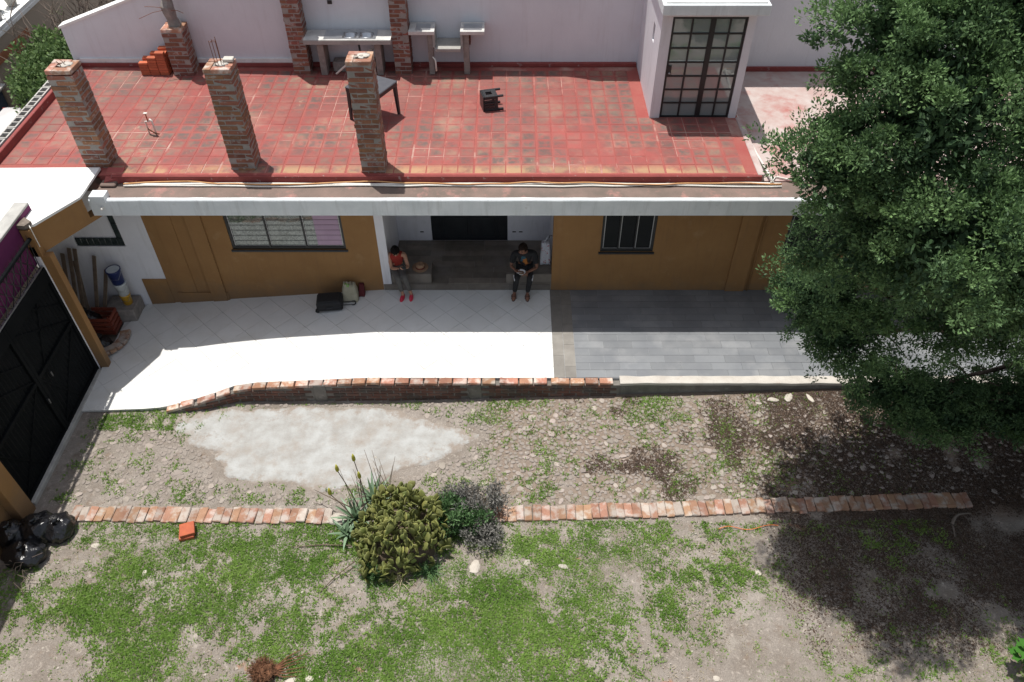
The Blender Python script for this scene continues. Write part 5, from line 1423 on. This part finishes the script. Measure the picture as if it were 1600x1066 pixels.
cr = empty('plastic_stool', (-.45, 15.34, ZR), 'small black slatted plastic stool tipped on its side', 'stool', rot=(0, 0, R(14)))
# lying on its side: seat board faces left, legs point right, slatted skirts on top and front
rel(MB().box(-.20, -.165, -.17, .17, .0, .34, .012), 'seat', 'dark_plastic', cr)
for y0, y1, z0, z1 in ((-.17, -.125, .002, .045), (.125, .17, .002, .045), (-.17, -.125, .297, .338), (.125, .17, .297, .338)):
    rel(MB().box(-.1645, .24, y0, y1, z0, z1, .006), 'leg', 'dark_plastic', cr)
for z in (.046, .10, .155, .21, .262):
    for y in (-.168, .145): rel(MB().box(-.1645, .06, y, y+.022, z+.004, z+.034), 'slat', 'dark_plastic', cr)
for y in (-.168, .145): rel(MB().box(.061, .12, y, y+.022, .046, .296), 'rail', 'dark_plastic', cr)
rel(MB().box(-.1645, -.11, -.1245, .1245, .305, .335), 'skirt', 'dark_plastic', cr)
rel(MB().box(.02, .12, -.1245, .1245, .305, .335), 'skirt', 'dark_plastic', cr)
for y0, y1 in ((-.1245, -.07), (.05, .1245)): rel(MB().box(-.1095, .0195, y0, y1, .305, .335), 'skirt', 'dark_plastic', cr)

pv = empty('water_valve', (-7.27, 14.2, ZR), 'white pipe stubs with a rusty tap standing on the red roof', 'pipe')
MB().tube([(-7.36, 14.25, ZR), (-7.36, 14.25, ZR+.28), (-7.27, 14.22, ZR+.30)], .016, 7).build('pipe_stub', 'pipe_white', pv, True)
MB().tube([(-7.2, 14.2, ZR), (-7.2, 14.2, ZR+.32), (-7.24, 14.2, ZR+.36)], .018, 7).build('pipe_stub', 'pipe_white', pv, True)
MB().tube([(-7.36, 14.25, ZR+.12), (-7.2, 14.18, ZR+.05), (-7.12, 14.15, ZR+.06)], .014, 7).build('cross_pipe', 'rust', pv, True)
MB().tube([(-7.29, 14.22, ZR+.30), (-7.30, 14.24, ZR+.46)], .013, 7).build('tap', 'brick_loose', pv, True)
MB().box(-7.335, -7.26, 14.215, 14.265, ZR+.455, ZR+.475, .005).build('tap_handle', 'pipe_white', pv)

# ================================================================== THINGS IN THE CORNER STORE
def bucket(x, y, z, m, lab, s=1):
    t = empty('paint_bucket', (x, y, z), lab, 'bucket', 'paint buckets in the corner store')
    MB().lathe([(.115*s, 0), (.135*s, .30*s), (.146*s, .305*s), (.146*s, .335*s), (.128*s, .335*s), (.122*s, .32*s)], (x, y, z), 20).build('pail', m, t, True)
    MB().lathe([(.126*s, .322*s), (.126*s, .332*s)], (x, y, z), 20).build('lid', 'bucket_white', t)
    MB().tube([(x-.14*s, y, z+.26*s), (x-.1*s, y-.13*s, z+.16*s), (x+.1*s, y-.13*s, z+.16*s), (x+.14*s, y, z+.26*s)], .004, 5).build('handle', 'galvanised', t)
MB_b = MB().box(-8.75, -8.12, 12.35, 12.86, .0, .42, .02).build('cement_ledge', 'rough_concrete'); tag(MB_b, 'rough cement ledge under the stacked paint buckets', 'ledge')
bucket(-8.30, 12.60, .422, 'paint_yellow', 'yellow paint bucket at the bottom of the stack', .78)
bucket(-8.30, 12.60, .688, 'bucket_white', 'white paint bucket in the middle of the stack', .95)
bucket(-8.31, 12.60, 1.012, 'paint_blue', 'dark blue paint bucket on top of the stack', 1.05)
rcx = empty('red_crate', (-8.72, 12.1, .1), 'dark red slatted crate in the corner store', 'crate')
for k in range(4):
    MB().box(-8.95, -8.45, 11.92, 11.94, .12+k*.12, .12+k*.12+.085).build('slat', 'crate_red', rcx); MB().box(-8.45, -8.43, 11.941, 12.3, .12+k*.12, .12+k*.12+.085).build('slat', 'crate_red', rcx)
    MB().box(-8.95, -8.4505, 12.28, 12.3, .12+k*.12, .12+k*.12+.085).build('slat', 'crate_red', rcx)
for x, y in ((-8.95, 11.941), (-8.47, 11.941)): MB().box(x, x+.018, y, y+.02, .10, .60).build('corner_batten', 'crate_red', rcx)
pk = random.Random(5)
for k in range(6):
    x = -9.45+k*.13; o = MB().bar((x, 12.2, .1), (x+pk.uniform(-.1, .25), 12.80, 1.3+pk.uniform(-.2, .5)), .09, .02).build('plank', 'wood_old')
    tag(o, ('leftmost', 'second from left', 'third from left', 'fourth from left', 'fifth from left', 'rightmost')[k]+' of the old planks leaning in the corner store', 'plank', 'planks leaning in the corner store')
bag(-8.62, 11.62, .20, (1, .9, .9), 7, 'small black rubbish bag in the corner store behind the ochre post')
bag(-9.05, 12.15, .26, (1.1, .9, 1.3), 11, 'tall black sack beside the planks in the corner store')
bag(-9.1, 11.55, .28, (1.0, 1.1, 1.0), 12, 'large black sack at the back of the corner store behind the gate jamb')
pkb = empty('planter_kerb', (-8.35, 11.7, 0), 'curved low brick kerb at the foot of the corner store', 'kerb')
kbm = chamfer_box('brick', (.13, .2, .08), 'brick_edge', .008, .004, 300)
for k in range(6):
    a = -1.1+k*.28; link('brick', kbm, None, pkb, (-8.62+.42*math.cos(a), 11.78+.46*math.sin(a), .17), (0, 0, a+1.57))

# ================================================================== BAGGAGE ON THE TERRACE
su = empty('suitcase', (-3.88, 12.42, ZT), 'black wheeled suitcase lying flat with its handle pulled out', 'suitcase', rot=(0, 0, R(6)))
zz = zt(-3.88, 12.42)-ZT
rel(MB().box(-.27, .27, -.19, .19, zz+.03, zz+.26, .035), 'shell', 'suitcase_cloth', su)
rel(MB().box(-.24, .22, -.15, .15, zz+.258, zz+.285, .012), 'front_pocket', 'suitcase_cloth', su)
for y in (-.08, .08): rel(MB().tube([(.26, y*.6, zz+.07), (.46, y*.6, zz+.07)], .009, 6), 'handle_rod', 'dark_plastic', su)
rel(MB().tube([(.455, -.055, zz+.07), (.50, -.06, zz+.07), (.53, -.03, zz+.07), (.53, .03, zz+.07), (.50, .06, zz+.07), (.455, .055, zz+.07)], .014, 7), 'handle_grip', 'dark_plastic', su)
for y in (-.16, .16):
    b = MB(); b.tube([(-.265, y-.02, zz+.055), (-.265, y+.02, zz+.055)], .045, 12); rel(b, 'wheel', 'rubber', su, False)
rel(MB().tube([(-.06, -.192, zz+.15), (-.05, -.215, zz+.15), (.05, -.215, zz+.15), (.06, -.192, zz+.15)], .008, 6), 'side_grip', 'dark_plastic', su)
rel(MB().box(-.271, .271, -.191, .191, zz+.14, zz+.15, .002), 'zip', 'dark_plastic', su)
def soft_bag(name, x, y, z, w_, d_, h, m, lab, cat, seed):
    t = empty(name, (x, y, z), lab, cat)
    b = bmesh.new(); bmesh.ops.create_cube(b, size=1); bmesh.ops.subdivide_edges(b, edges=b.edges, cuts=6, use_grid_fill=True)
    for v in b.verts:
        q = v.co.copy(); tt = q.z+.5; k = 1-.28*tt**2
        n = Vector((mnoise.noise(q*4+Vector((seed, 0, 0))), mnoise.noise(q*4+Vector((0, seed, 0))), mnoise.noise(q*4)))*.09
        q = Vector((q.x*k, q.y*(1-.45*tt), q.z))+n
        v.co = Vector((x+q.x*w_, y+q.y*d_+.10*tt, z+.004+max(0, (q.z+.5))*h))
    m_ = MB(); m_.merge(b); m_.build('body', m, t, True)
    return t
zb = zt(-3.5, 12.62)
tt_ = soft_bag('tote_bag', -3.48, 12.62, zb, .34, .2, .36, 'tote_cloth', 'beige cloth tote bag with green print leaning on the ochre wall', 'bag', 3)
for dx in (-.07, .07): MB().tube([(-3.48+dx-.05, 12.66, zb+.33), (-3.48+dx-.03, 12.70, zb+.44), (-3.48+dx+.03, 12.70, zb+.44), (-3.48+dx+.05, 12.66, zb+.33)], .009, 6).build('strap', 'tote_cloth', tt_, True)
MB().ball((-3.53, 12.70, zb+.33), .075, 2, .5, (1.1, .7, .6), 6).build('green_bundle', 'tote_green', tt_, True)
soft_bag('maroon_pouch', -3.25, 12.74, zt(-3.25, 12.74), .13, .11, .24, 'maroon_cloth', 'small maroon pouch between the tote bag and the porch', 'pouch', 8)
pbg = soft_bag('plastic_bag', .72, 13.30, .985, .22, .20, .46, 'plastic_white', 'white plastic carrier bag with red print hanging beside the man', 'bag', 12)
MB().tube([(.69, 13.36, 1.42), (.74, 13.40, 1.56), (.80, 13.42, 1.60)], .012, 6).build('handle', 'plastic_white', pbg, True)
MB().tube([(.86, 13.40, 1.62), (.80, 13.40, 1.62), (.79, 13.39, 1.56)], .012, 6).build('hook', 'black_metal', pbg, True)
ht = empty('straw_hat', (-1.98, 13.1, .982), 'brown straw hat with a dark red band on the left porch block', 'hat')
b = MB(); b.lathe([(.02, .004), (.165, .010), (.178, .022), (.17, .028), (.098, .018), (.092, .07), (.085, .11), (.06, .128), (.02, .112)], (-1.98, 13.1, .982), 24); b.build('crown_and_brim', 'straw', ht, True)
MB().lathe([(.100, .019), (.100, .019), (.097, .055), (.0935, .055)], (-1.98, 13.1, .982), 24).build('band', 'hat_band', ht, True)

# ================================================================== PEOPLE
def eval_mesh(o):
    dg = bpy.context.evaluated_depsgraph_get(); me = bpy.data.meshes.new_from_object(o.evaluated_get(dg)); bpy.data.objects.remove(o); return me
def skin(verts, edges, root=0, sub=2):
    me = bpy.data.meshes.new('skin'); me.from_pydata([v[:3] for v in verts], edges, []); me.update()
    o = bpy.data.objects.new('skin', me); col.objects.link(o)
    o.modifiers.new('s', 'SKIN')
    if not me.skin_vertices: me.skin_vertices.new()
    for i, v in enumerate(verts):
        sv = me.skin_vertices[0].data[i]; r = v[3]; sv.radius = (r, r) if not isinstance(r, tuple) else r; sv.use_root = (i == root)
    s = o.modifiers.new('u', 'SUBSURF'); s.levels = sub
    bpy.context.view_layer.update(); return eval_mesh(o)
def remesh(me, vox):
    o = bpy.data.objects.new('r', me); col.objects.link(o); m = o.modifiers.new('r', 'REMESH'); m.mode = 'VOXEL'; m.voxel_size = vox; m.use_smooth_shade = True
    s = o.modifiers.new('s', 'SMOOTH'); s.factor = .5; s.iterations = 3
    bpy.context.view_layer.update(); return eval_mesh(o)
def head_bm(c, face_dir, s=1.0):
    """head with brow, nose, lips, chin and ears; c centre, face_dir where the face points"""
    b = bmesh.new(); bmesh.ops.create_uvsphere(b, u_segments=32, v_segments=24, radius=1)
    f = Vector(face_dir).normalized(); rt = f.cross(Vector((0, 0, 1))).normalized(); up = rt.cross(f)
    for v in b.verts:
        x, y, z = v.co                          # y forward here
        jaw = 1-.28*max(0, -z)**1.2
        px, py, pz = x*.076*jaw, y*.098*(1-.12*max(0, -z)*(y < 0)), z*.118
        if y > 0: py *= .93
        py += .026*math.exp(-((x/.16)**2+((z+.12)/.20)**2))*(y > 0)        # nose
        py += .009*math.exp(-((x/.30)**2+((z+.50)/.09)**2))*(y > 0)        # lips
        py += .010*math.exp(-((x/.35)**2+((z+.86)/.14)**2))*(y > 0)        # chin
        py -= .010*math.exp(-(((abs(x)-.42)/.17)**2+((z-.08)/.11)**2))*(y > 0)   # eye sockets
        px += math.copysign(.014*math.exp(-(((y+.05)/.16)**2+((z+.05)/.25)**2)), x)*(abs(x) > .8)   # ears
        v.co = Vector(c)+(rt*px+f*py+up*pz)*s
    return b, f, rt, up
def hand_bm(wrist, palm_dir, palm_n, curl, side, s=1.0):
    """palm and five separate bent fingers"""
    m = MB(); d = Vector(palm_dir).normalized(); n = Vector(palm_n); n = (n-d*n.dot(d)).normalized(); sx = d.cross(n).normalized()*side; w0 = Vector(wrist)
    m.obox(w0+d*.045*s, (.078*s, .095*s, .028*s), Matrix((sx, d, n)).transposed(), .010)
    for k, (off, L) in enumerate(((-.028, .070), (-.009, .080), (.010, .074), (.028, .058))):
        p = w0+d*.085*s+sx*off*s; pts = [p]; a = 0
        for seg in range(3):
            a += curl*(.6+.25*seg); dr_ = d*math.cos(a)-n*math.sin(a); p = p+dr_*L*s*(.42, .32, .26)[seg]; pts.append(p)
        m.tube(pts, [.0095*s, .009*s, .0085*s, .006*s], 7)
    p = w0+d*.03*s-sx*.036*s; q = p+(d*.5-sx*.75-n*.25).normalized()*.035*s; m.tube([p, q, q+(d*.9-sx*.15-n*.5*curl).normalized()*.032*s], [.013*s, .011*s, .008*s], 7)
    return m.bm
def person(label, J, face, hands, mats, seedx):
    """J: joint name -> (x, y, z)"""
    P = {k: Vector(v) for k, v in J.items()}
    base = P['pelvis'].copy(); base.z = ZT
    root = empty('person', base, label, 'person')
    def mid(a, b, t=.5): return P[a].lerp(P[b], t)
    def v(p, r): return (p.x, p.y, p.z, r)
    body = [v(P['pelvis'], (.115, .10)), v(mid('pelvis', 'chest'), (.098, .088)), v(P['chest'], (.118, .098)), v(P['neck'], .05), v(P['head']-Vector((0, 0, .03)), .052)]
    E = [(0, 1), (1, 2), (2, 3), (3, 4)]
    def chain(start, items):
        k = start
        for p, r in items: body.append(v(p, r)); E.append((k, len(body)-1)); k = len(body)-1
    for s in ('l', 'r'):
        chain(2, [(P['sh_'+s], .056), (mid('sh_'+s, 'el_'+s), .043), (P['el_'+s], .038), (mid('el_'+s, 'wr_'+s, .4), .037), (P['wr_'+s], .024)])
        chain(0, [(P['hip_'+s], .088), (mid('hip_'+s, 'kn_'+s), .074), (P['kn_'+s], .054), (mid('kn_'+s, 'an_'+s, .35), .052), (P['an_'+s], .034), (P['toe_'+s], .028)])
    m = MB()
    me = skin(body, E); m.bm.from_mesh(me); bpy.data.meshes.remove(me)
    hb, f, rt, up = head_bm(P['head'], face); m.merge(hb)
    for s, (pd, pn, cu) in hands.items():
        m.merge(hand_bm(P['wr_'+s], pd, pn, cu, 1 if s == 'l' else -1))
    me = remesh(m.mesh('body'), .0085)
    me.materials.clear(); me.materials.append(MATS[mats['skin']])
    o = bpy.data.objects.new('body', me); col.objects.link(o); o.parent = root; o.matrix_parent_inverse = world_of(root).inverted()
    def cloth(name, m_, verts, edges, vox=.011):
        me = remesh(skin(verts, edges), vox); me.materials.clear(); me.materials.append(MATS[m_])
        c = bpy.data.objects.new(name, me); col.objects.link(c); c.parent = root; c.matrix_parent_inverse = world_of(root).inverted(); return c
    # trousers
    tv = [v(P['pelvis']+Vector((0, 0, .03)), (.135, .12))]; te = []
    for s in ('l', 'r'):
        k = 0
        for p, r in ((P['hip_'+s], .103), (mid('hip_'+s, 'kn_'+s), .090), (P['kn_'+s], .070), (mid('kn_'+s, 'an_'+s, .5), .062), (mid('kn_'+s, 'an_'+s, mats.get('cuff', .86)), .054)):
            tv.append(v(p, r)); te.append((k, len(tv)-1)); k = len(tv)-1
    cloth('trousers', mats['trousers'], tv, te)
    # shirt
    sv = [v(P['pelvis']+Vector((0, .01, .06)), (.142, .125)), v(mid('pelvis', 'chest', .55), (.128, .112)), v(P['chest'], (.140, .116)), v(P['neck'].lerp(P['chest'], .28), .074)]
    se = [(0, 1), (1, 2), (2, 3)]
    for s in ('l', 'r'):
        sv.append(v(P['sh_'+s], .074)); se.append((2, len(sv)-1))
        if mats.get('sleeve'):
            sv.append(v(mid('sh_'+s, 'el_'+s, .55), .066)); se.append((len(sv)-2, len(sv)-1)); sv.append(v(mid('sh_'+s, 'el_'+s, .8), .064)); se.append((len(sv)-2, len(sv)-1))
    cloth('shirt', mats['shirt'], sv, se)
    # hair, eyes, lips
    hm = MB(); b = bmesh.new(); bmesh.ops.create_icosphere(b, subdivisions=4, radius=1)
    H = P['head']
    for q in b.verts:
        x, y, z = q.co; k = 1.10+.10*mnoise.noise(q.co*4+Vector((seedx, 0, 0)))
        px, py, pz = x*.084*k, y*.104*k-.010, z*.118*k+.012
        if y > .25 and z < .34: py = min(py, .04)+0*py; px *= .9; pz = max(pz, -.02) if y > .45 else pz
        if z < -.35 and y > -.25: pz = max(pz, -.03)
        q.co = H+rt*px+f*py+up*pz
    hm.merge(b); hm.build('hair', mats['hair'], root, True)
    for s in (-1, 1):
        MB().ball(H+rt*(.031*s)+f*.086+up*.008, .0105, 2).build('eye', 'black_metal', root, True)
        MB().bar(H+rt*(.016*s)+f*.094+up*.030, H+rt*(.048*s)+f*.086+up*.029, .008, .006).build('eyebrow', mats['hair'], root)
    MB().ball(H+f*.098-up*.058, .02, 2, 0, (1, .45, .35)).build('mouth', 'maroon_cloth' if mats['skin'] == 'skin_brown' else 'shoe_red', root, True)
    return root, P, (f, rt, up)
woman, WP, wd = person('seated woman in a red sleeveless top and grey trousers looking at a phone',
    dict(pelvis=(-2.52, 13.06, 1.08), chest=(-2.50, 12.99, 1.40), neck=(-2.49, 12.93, 1.54), head=(-2.485, 12.85, 1.635), sh_r=(-2.655, 12.97, 1.47), sh_l=(-2.325, 12.97, 1.48),
         el_r=(-2.60, 12.83, 1.19), el_l=(-2.25, 12.84, 1.23), wr_r=(-2.45, 12.70, 1.30), wr_l=(-2.30, 12.68, 1.33), hip_r=(-2.60, 13.03, 1.07), hip_l=(-2.44, 13.03, 1.07),
         kn_r=(-2.47, 12.66, 1.06), kn_l=(-2.33, 12.68, 1.06), an_r=(-2.40, 12.63, .63), an_l=(-2.22, 12.65, .63), toe_r=(-2.42, 12.51, .59), toe_l=(-2.22, 12.52, .59)),
    (.12, -.75, -.55), {'r': ((.85, -.25, .25), (0, -.2, -1), .7), 'l': ((-.5, -.7, .2), (0, -.2, -1), .8)},
    dict(skin='skin_light', hair='hair_dark', shirt='red_cloth', trousers='grey_cloth', cuff=.80), 1)
b = MB(); M_ = Matrix.Rotation(R(20), 3, 'Z') @ Matrix.Rotation(R(35), 3, 'X'); b.obox((-2.335, 12.615, 1.375), (.15, .072, .009), M_, .004)
o = b.build('phone', 'phone_glass'); tag(o, 'dark mobile phone in the hands of the seated woman', 'phone')
b = MB(); b.tube([Vector(WP['head'])+Vector((.0, .075, -.0)), Vector(WP['head'])+Vector((-.02, .13, -.08)), Vector(WP['head'])+Vector((-.03, .15, -.22))], [.045, .04, .015], 9); b.build('ponytail', 'hair_dark', woman, True)
def shoe(parent, an, toe, m, name, sole='foam_white'):
    a, t = Vector(an), Vector(toe); d = (t-a); d.z = 0; d.normalize(); sx = Vector((-d.y, d.x, 0)); c = a+d*.055; zb_ = ZT+.004
    b = bmesh.new(); bmesh.ops.create_icosphere(b, subdivisions=3, radius=1)
    for v in b.verts:
        x, y, z = v.co; wdt = .046*(1+.12*y); hh = .062*(1-.35*max(0, y)) 
        v.co = Vector((c.x, c.y, zb_+.030))+sx*x*wdt+d*y*.135+Vector((0, 0, max(-.022, z*hh)))
    m_ = MB(); m_.merge(b); s = m_.build(name, m, parent, True)
    b2 = MB(); pts = []
    for k in range(14):
        an_ = 2*math.pi*k/14; pts.append((c.x+(sx*math.cos(an_)*.048+d*math.sin(an_)*.138).x, c.y+(sx*math.cos(an_)*.048+d*math.sin(an_)*.138).y))
    b2.prism(pts, ZT+.002, ZT+.018); b2.build('sole', sole, s)
for s in ('l', 'r'): shoe(woman, WP['an_'+s], WP['toe_'+s], 'shoe_red', 'shoe')
man, MP, md = person('seated man in a printed black t-shirt and black trousers eating from a bowl',
    dict(pelvis=(.27, 13.07, 1.09), chest=(.26, 12.99, 1.43), neck=(.245, 12.94, 1.575), head=(.225, 12.87, 1.685), sh_r=(.055, 12.98, 1.50), sh_l=(.47, 12.99, 1.50),
         el_r=(-.02, 12.88, 1.22), el_l=(.53, 12.86, 1.20), wr_r=(.06, 12.70, 1.27), wr_l=(.33, 12.70, 1.20), hip_r=(.18, 13.03, 1.07), hip_l=(.36, 13.03, 1.07),
         kn_r=(.10, 12.66, 1.07), kn_l=(.38, 12.66, 1.07), an_r=(.05, 12.68, .63), an_l=(.33, 12.67, .63), toe_r=(.03, 12.54, .59), toe_l=(.33, 12.53, .59)),
    (-.45, -.75, -.30), {'r': ((.6, -.6, -.15), (0, -.3, -1), .9), 'l': ((-.8, -.45, -.1), (0, -.5, 1), .5)},
    dict(skin='skin_brown', hair='hair_brown', shirt='black_cloth', trousers='black_cloth', sleeve=True, cuff=.93), 5)
# print on the shirt, follows the chest
for (x, y, z, r, m) in ((.27, 12.885, 1.36, .055, 'print_orange'), (.245, 12.886, 1.43, .05, 'print_teal'), (.30, 12.882, 1.30, .04, 'print_orange'), (.21, 12.884, 1.37, .035, 'print_teal')):
    MB().ball((x, y, z), r, 2, .5, (1, .22, 1), x*9).build('shirt_print', m, man, True)
for x0 in (.035, .445):
    MB().bar((x0, 12.72, 1.10), (x0+(.02 if x0 < .2 else -.02), 12.60, 1.04), .018, .006).build('trouser_stripe', 'print_white', man)
for s in ('l', 'r'): shoe(man, MP['an_'+s], MP['toe_'+s], 'skin_brown', 'bare_foot', 'sandal')
for s in ('l', 'r'):
    a, t = Vector(MP['an_'+s]), Vector(MP['toe_'+s]); c = a.lerp(t, .55)
    for dy in (-.03, .035): MB().tube([(c.x-.05, c.y+dy, ZT+.02), (c.x-.03, c.y+dy, ZT+.082), (c.x+.03, c.y+dy, ZT+.082), (c.x+.05, c.y+dy, ZT+.02)], .011, 6).build('sandal_strap', 'sandal', man)
bo = empty('bowl', (.195, 12.66, 1.19), 'white foam bowl held by the seated man', 'bowl')
MB().lathe([(.05, 0), (.085, .045), (.092, .05), (.082, .047), (.05, .012)], (.195, 12.65, 1.20), 20).build('shell', 'foam_white', bo, True)
MB().lathe([(.055, .016), (.066, .026), (.03, .034)], (.195, 12.65, 1.20), 14).build('food', 'straw', bo, True)
fk = MB(); fk.tube([(.10, 12.60, 1.26), (.15, 12.62, 1.25), (.20, 12.64, 1.235)], .005, 6); o = fk.build('fork', 'foam_white'); tag(o, 'white plastic fork in the right hand of the seated man', 'fork')

# ================================================================== NEIGHBOURS ON THE LEFT
nh = empty('neighbour_house', (-20, 27, -1.6), 'beige neighbour house with a white roof terrace at the upper left', 'house')
MB().box(-24, -16.5, 23.9, 36, -1.6, .92).build('wall', 'beige_wall', nh)
MB().box(-24, -16.42, 23.8, 36, .921, 1.05, .01).build('roof', 'white_roof', nh)
MB().box(-16.498, -16.45, 23.9, 26.4, .28, .52).build('band', 'terracotta_wall', nh)
MB().box(-16.497, -16.44, 25.3, 25.75, -1.6, .279).build('pilaster', 'terracotta_wall', nh)
MB().box(-16.60, -16.44, 24.0, 36, 1.051, 1.16).build('roof_kerb', 'white_roof', nh)
MB().box(-16.4985, -16.46, 24.2, 25.2, -1.6, -.5).build('garage_door', 'blue_door', nh)
an = empty('lean_to', (-17, 22.6, -1.6), 'grey corrugated lean-to against the neighbour house', 'shed')
MB().box(-20, -16.6, 21.9, 23.79, -1.6, -.35).build('wall', 'blue_door', an)
for k in range(24):
    y = 21.8+k*.085; MB().tube([(-20, y, -.10), (-16.35, y, -.22)], .043, 6).build('corrugation', 'block_cement', an)
for k, (x, y, h, lab) in enumerate(((-16.9, 25.7, .35, 'pale round pot at the edge of the neighbour roof'), (-16.95, 26.9, .3, 'bushier potted plant farther back on the neighbour roof'), (-17.3, 26.4, .25, 'small potted plant in the middle of the neighbour roof'))):
    t = empty('potted_plant', (x, y, 1.05), lab, 'potted plant', 'potted plants on the neighbour roof')
    MB().lathe([(.13, 0), (.2, .26), (.23, .28), (.2, .3), (.18, .26)], (x, y, 1.051), 16).build('pot', 'pot_clay', t, True)
    V, F, T = foliage([(x, y, 1.5+h*.3, .2, .2, h, 26)], .11, 30, (.13, .03), 60+k, .4, .8); soup('leaves', V, F, 'green_leaf', t, {'tint': T})
rd = MB().box(-16.3, -10.7, 8, 60, -1.598, -1.585).build('street', 'road'); tag(rd, 'grey street beside the house', 'street', kind='structure')
def bush(name, lobes, cr_, per, leaf, m, seed, lab, base, stems=14):
    t = empty(name, base, lab, 'tree' if 'tree' in name else 'shrub')
    V, F, T = foliage(lobes, cr_, per, leaf, seed, .45, .2); soup('crown', V, F, m, t, {'tint': T})
    b = MB(); r = random.Random(seed); L0 = lobes
    for k in range(stems):
        q = r.choice(L0); e = (q[0]+r.uniform(-.7, .7)*q[3], q[1]+r.uniform(-.7, .7)*q[4], q[2]+r.uniform(-.4, .7)*q[5]); limb(b, base, e, .05, .01, k+seed, 6, .12)
    b.build('trunk', 'twig', t)
bush('street_tree', [(-13.7, 22.6, .3, 1.45, 1.3, 1.2, 230), (-12.6, 23.0, .2, 1.3, 1.2, 1.1, 150), (-14.2, 23.8, .5, 1.2, 1.1, 1.0, 130), (-13.0, 24.4, .4, 1.3, 1.0, .9, 90)], .3, 60, (.12, .045), 'shrub_leaf', 71, 'leafy green street tree left of the roof terrace', (-13.3, 22.9, -1.6))
dt = empty('bare_tree', (-13.2, 26, -1.6), 'leafless grey-brown thicket behind the leafy street tree', 'tree')
b = MB(); r_ = random.Random(12)
for k in range(250):
    bx, by = r_.uniform(-15.6, -9.5), r_.uniform(23.8, 29); h = r_.uniform(1.5, 3.4)
    e = Vector((bx+r_.uniform(-.8, .8), by+r_.uniform(-.8, .8), -1.6+h)); pts = limb(b, (bx, by, -1.6), e, .035, .008, k, 5, .15)
    for q in range(7):
        p = pts[r_.randrange(2, 6)]; limb(b, p, p+Vector((r_.uniform(-.7, .7), r_.uniform(-.7, .7), r_.uniform(.1, .8))), .012, .004, k*7+q, 3, .1)
b.build('branches', 'twig', dt)
V, F, T = foliage([(-12.5, 26.0, .0, 3.2, 2.6, 1.5, 130)], .30, 22, (.08, .03), 73, .2, .2); soup('sparse_leaves', V, F, 'shrub_leaf', dt, {'tint': T})
# parked car
car = empty('parked_car', (-14.9, 20.6, -1.6), 'white parked car with red pillars in the street left of the house', 'car')
def section(y, wb, wt, z0, zb_, z1): return [(-wb, y, z0), (wb, y, z0), (wb*1.02, y, (z0+zb_)/2), (wb*.98, y, zb_), (wt, y, z1), (-wt, y, z1), (-wb*.98, y, zb_), (-wb*1.02, y, (z0+zb_)/2)]
def loft(b, secs, off):
    R_ = [[b.bm.verts.new(Vector(p)+Vector(off)) for p in s] for s in secs]; n = len(R_[0])
    for A, B in zip(R_, R_[1:]):
        for k in range(n): b.bm.faces.new((A[k], A[(k+1) % n], B[(k+1) % n], B[k]))
    b.bm.faces.new(R_[0]); b.bm.faces.new(R_[-1][::-1])
OFF = (-15.0, 20.9, -1.6)
b = MB(); loft(b, [section(-2.05, .70, .66, .35, .62, .66), section(-1.95, .80, .76, .25, .78, .84), (section(-1.0, .84, .80, .22, .84, .94)), section(1.2, .84, .80, .22, .86, .96), section(1.9, .82, .76, .25, .84, .92), section(2.05, .74, .68, .35, .66, .72)], OFF)
b.build('body', 'car_paint', car, True)
b = MB(); loft(b, [section(-1.0, .76, .70, .93, .95, .97), section(-.45, .76, .62, .93, 1.2, 1.40), section(.0, .76, .62, .93, 1.22, 1.46), section(1.2, .76, .62, .93, 1.22, 1.44), section(1.85, .74, .64, .90, .95, .99)], OFF)
b.build('cabin', 'car_glass', car, True)
b = MB(); loft(b, [section(-.50, .60, .56, 1.40, 1.43, 1.45), section(0, .63, .58, 1.44, 1.475, 1.50), section(1.15, .63, .58, 1.43, 1.465, 1.49), section(1.3, .6, .55, 1.40, 1.42, 1.44)], OFF); b.build('roof', 'car_paint', car, True)
for s in (-1, 1):
    for (ya, za, yb, zb2) in ((-1.0, .96, -.48, 1.42), (.35, .96, .35, 1.45), (1.85, .97, 1.25, 1.43)):
        MB().bar((OFF[0]+s*.765, OFF[1]+ya, OFF[2]+za), (OFF[0]+s*.64, OFF[1]+yb, OFF[2]+zb2), .09, .05).build('window_pillar', 'car_red', car)
    for yw in (-1.3, 1.3):
        b = MB(); b.tube([(OFF[0]+s*.70, OFF[1]+yw, -1.28), (OFF[0]+s*.88, OFF[1]+yw, -1.28)], .31, 20); wh = b.build('wheel', 'rubber', car)
        MB().tube([(OFF[0]+s*.872, OFF[1]+yw, -1.28), (OFF[0]+s*.888, OFF[1]+yw, -1.28)], .19, 16).build('rim', 'galvanised', wh)
    MB().ball((OFF[0]+s*.55, OFF[1]-2.0, OFF[2]+.62), .10, 2, 0, (1.2, .5, .8)).build('headlight', 'foam_white', car, True)

woman.location.x += .055; bpy.data.objects['phone'].location.x += .055
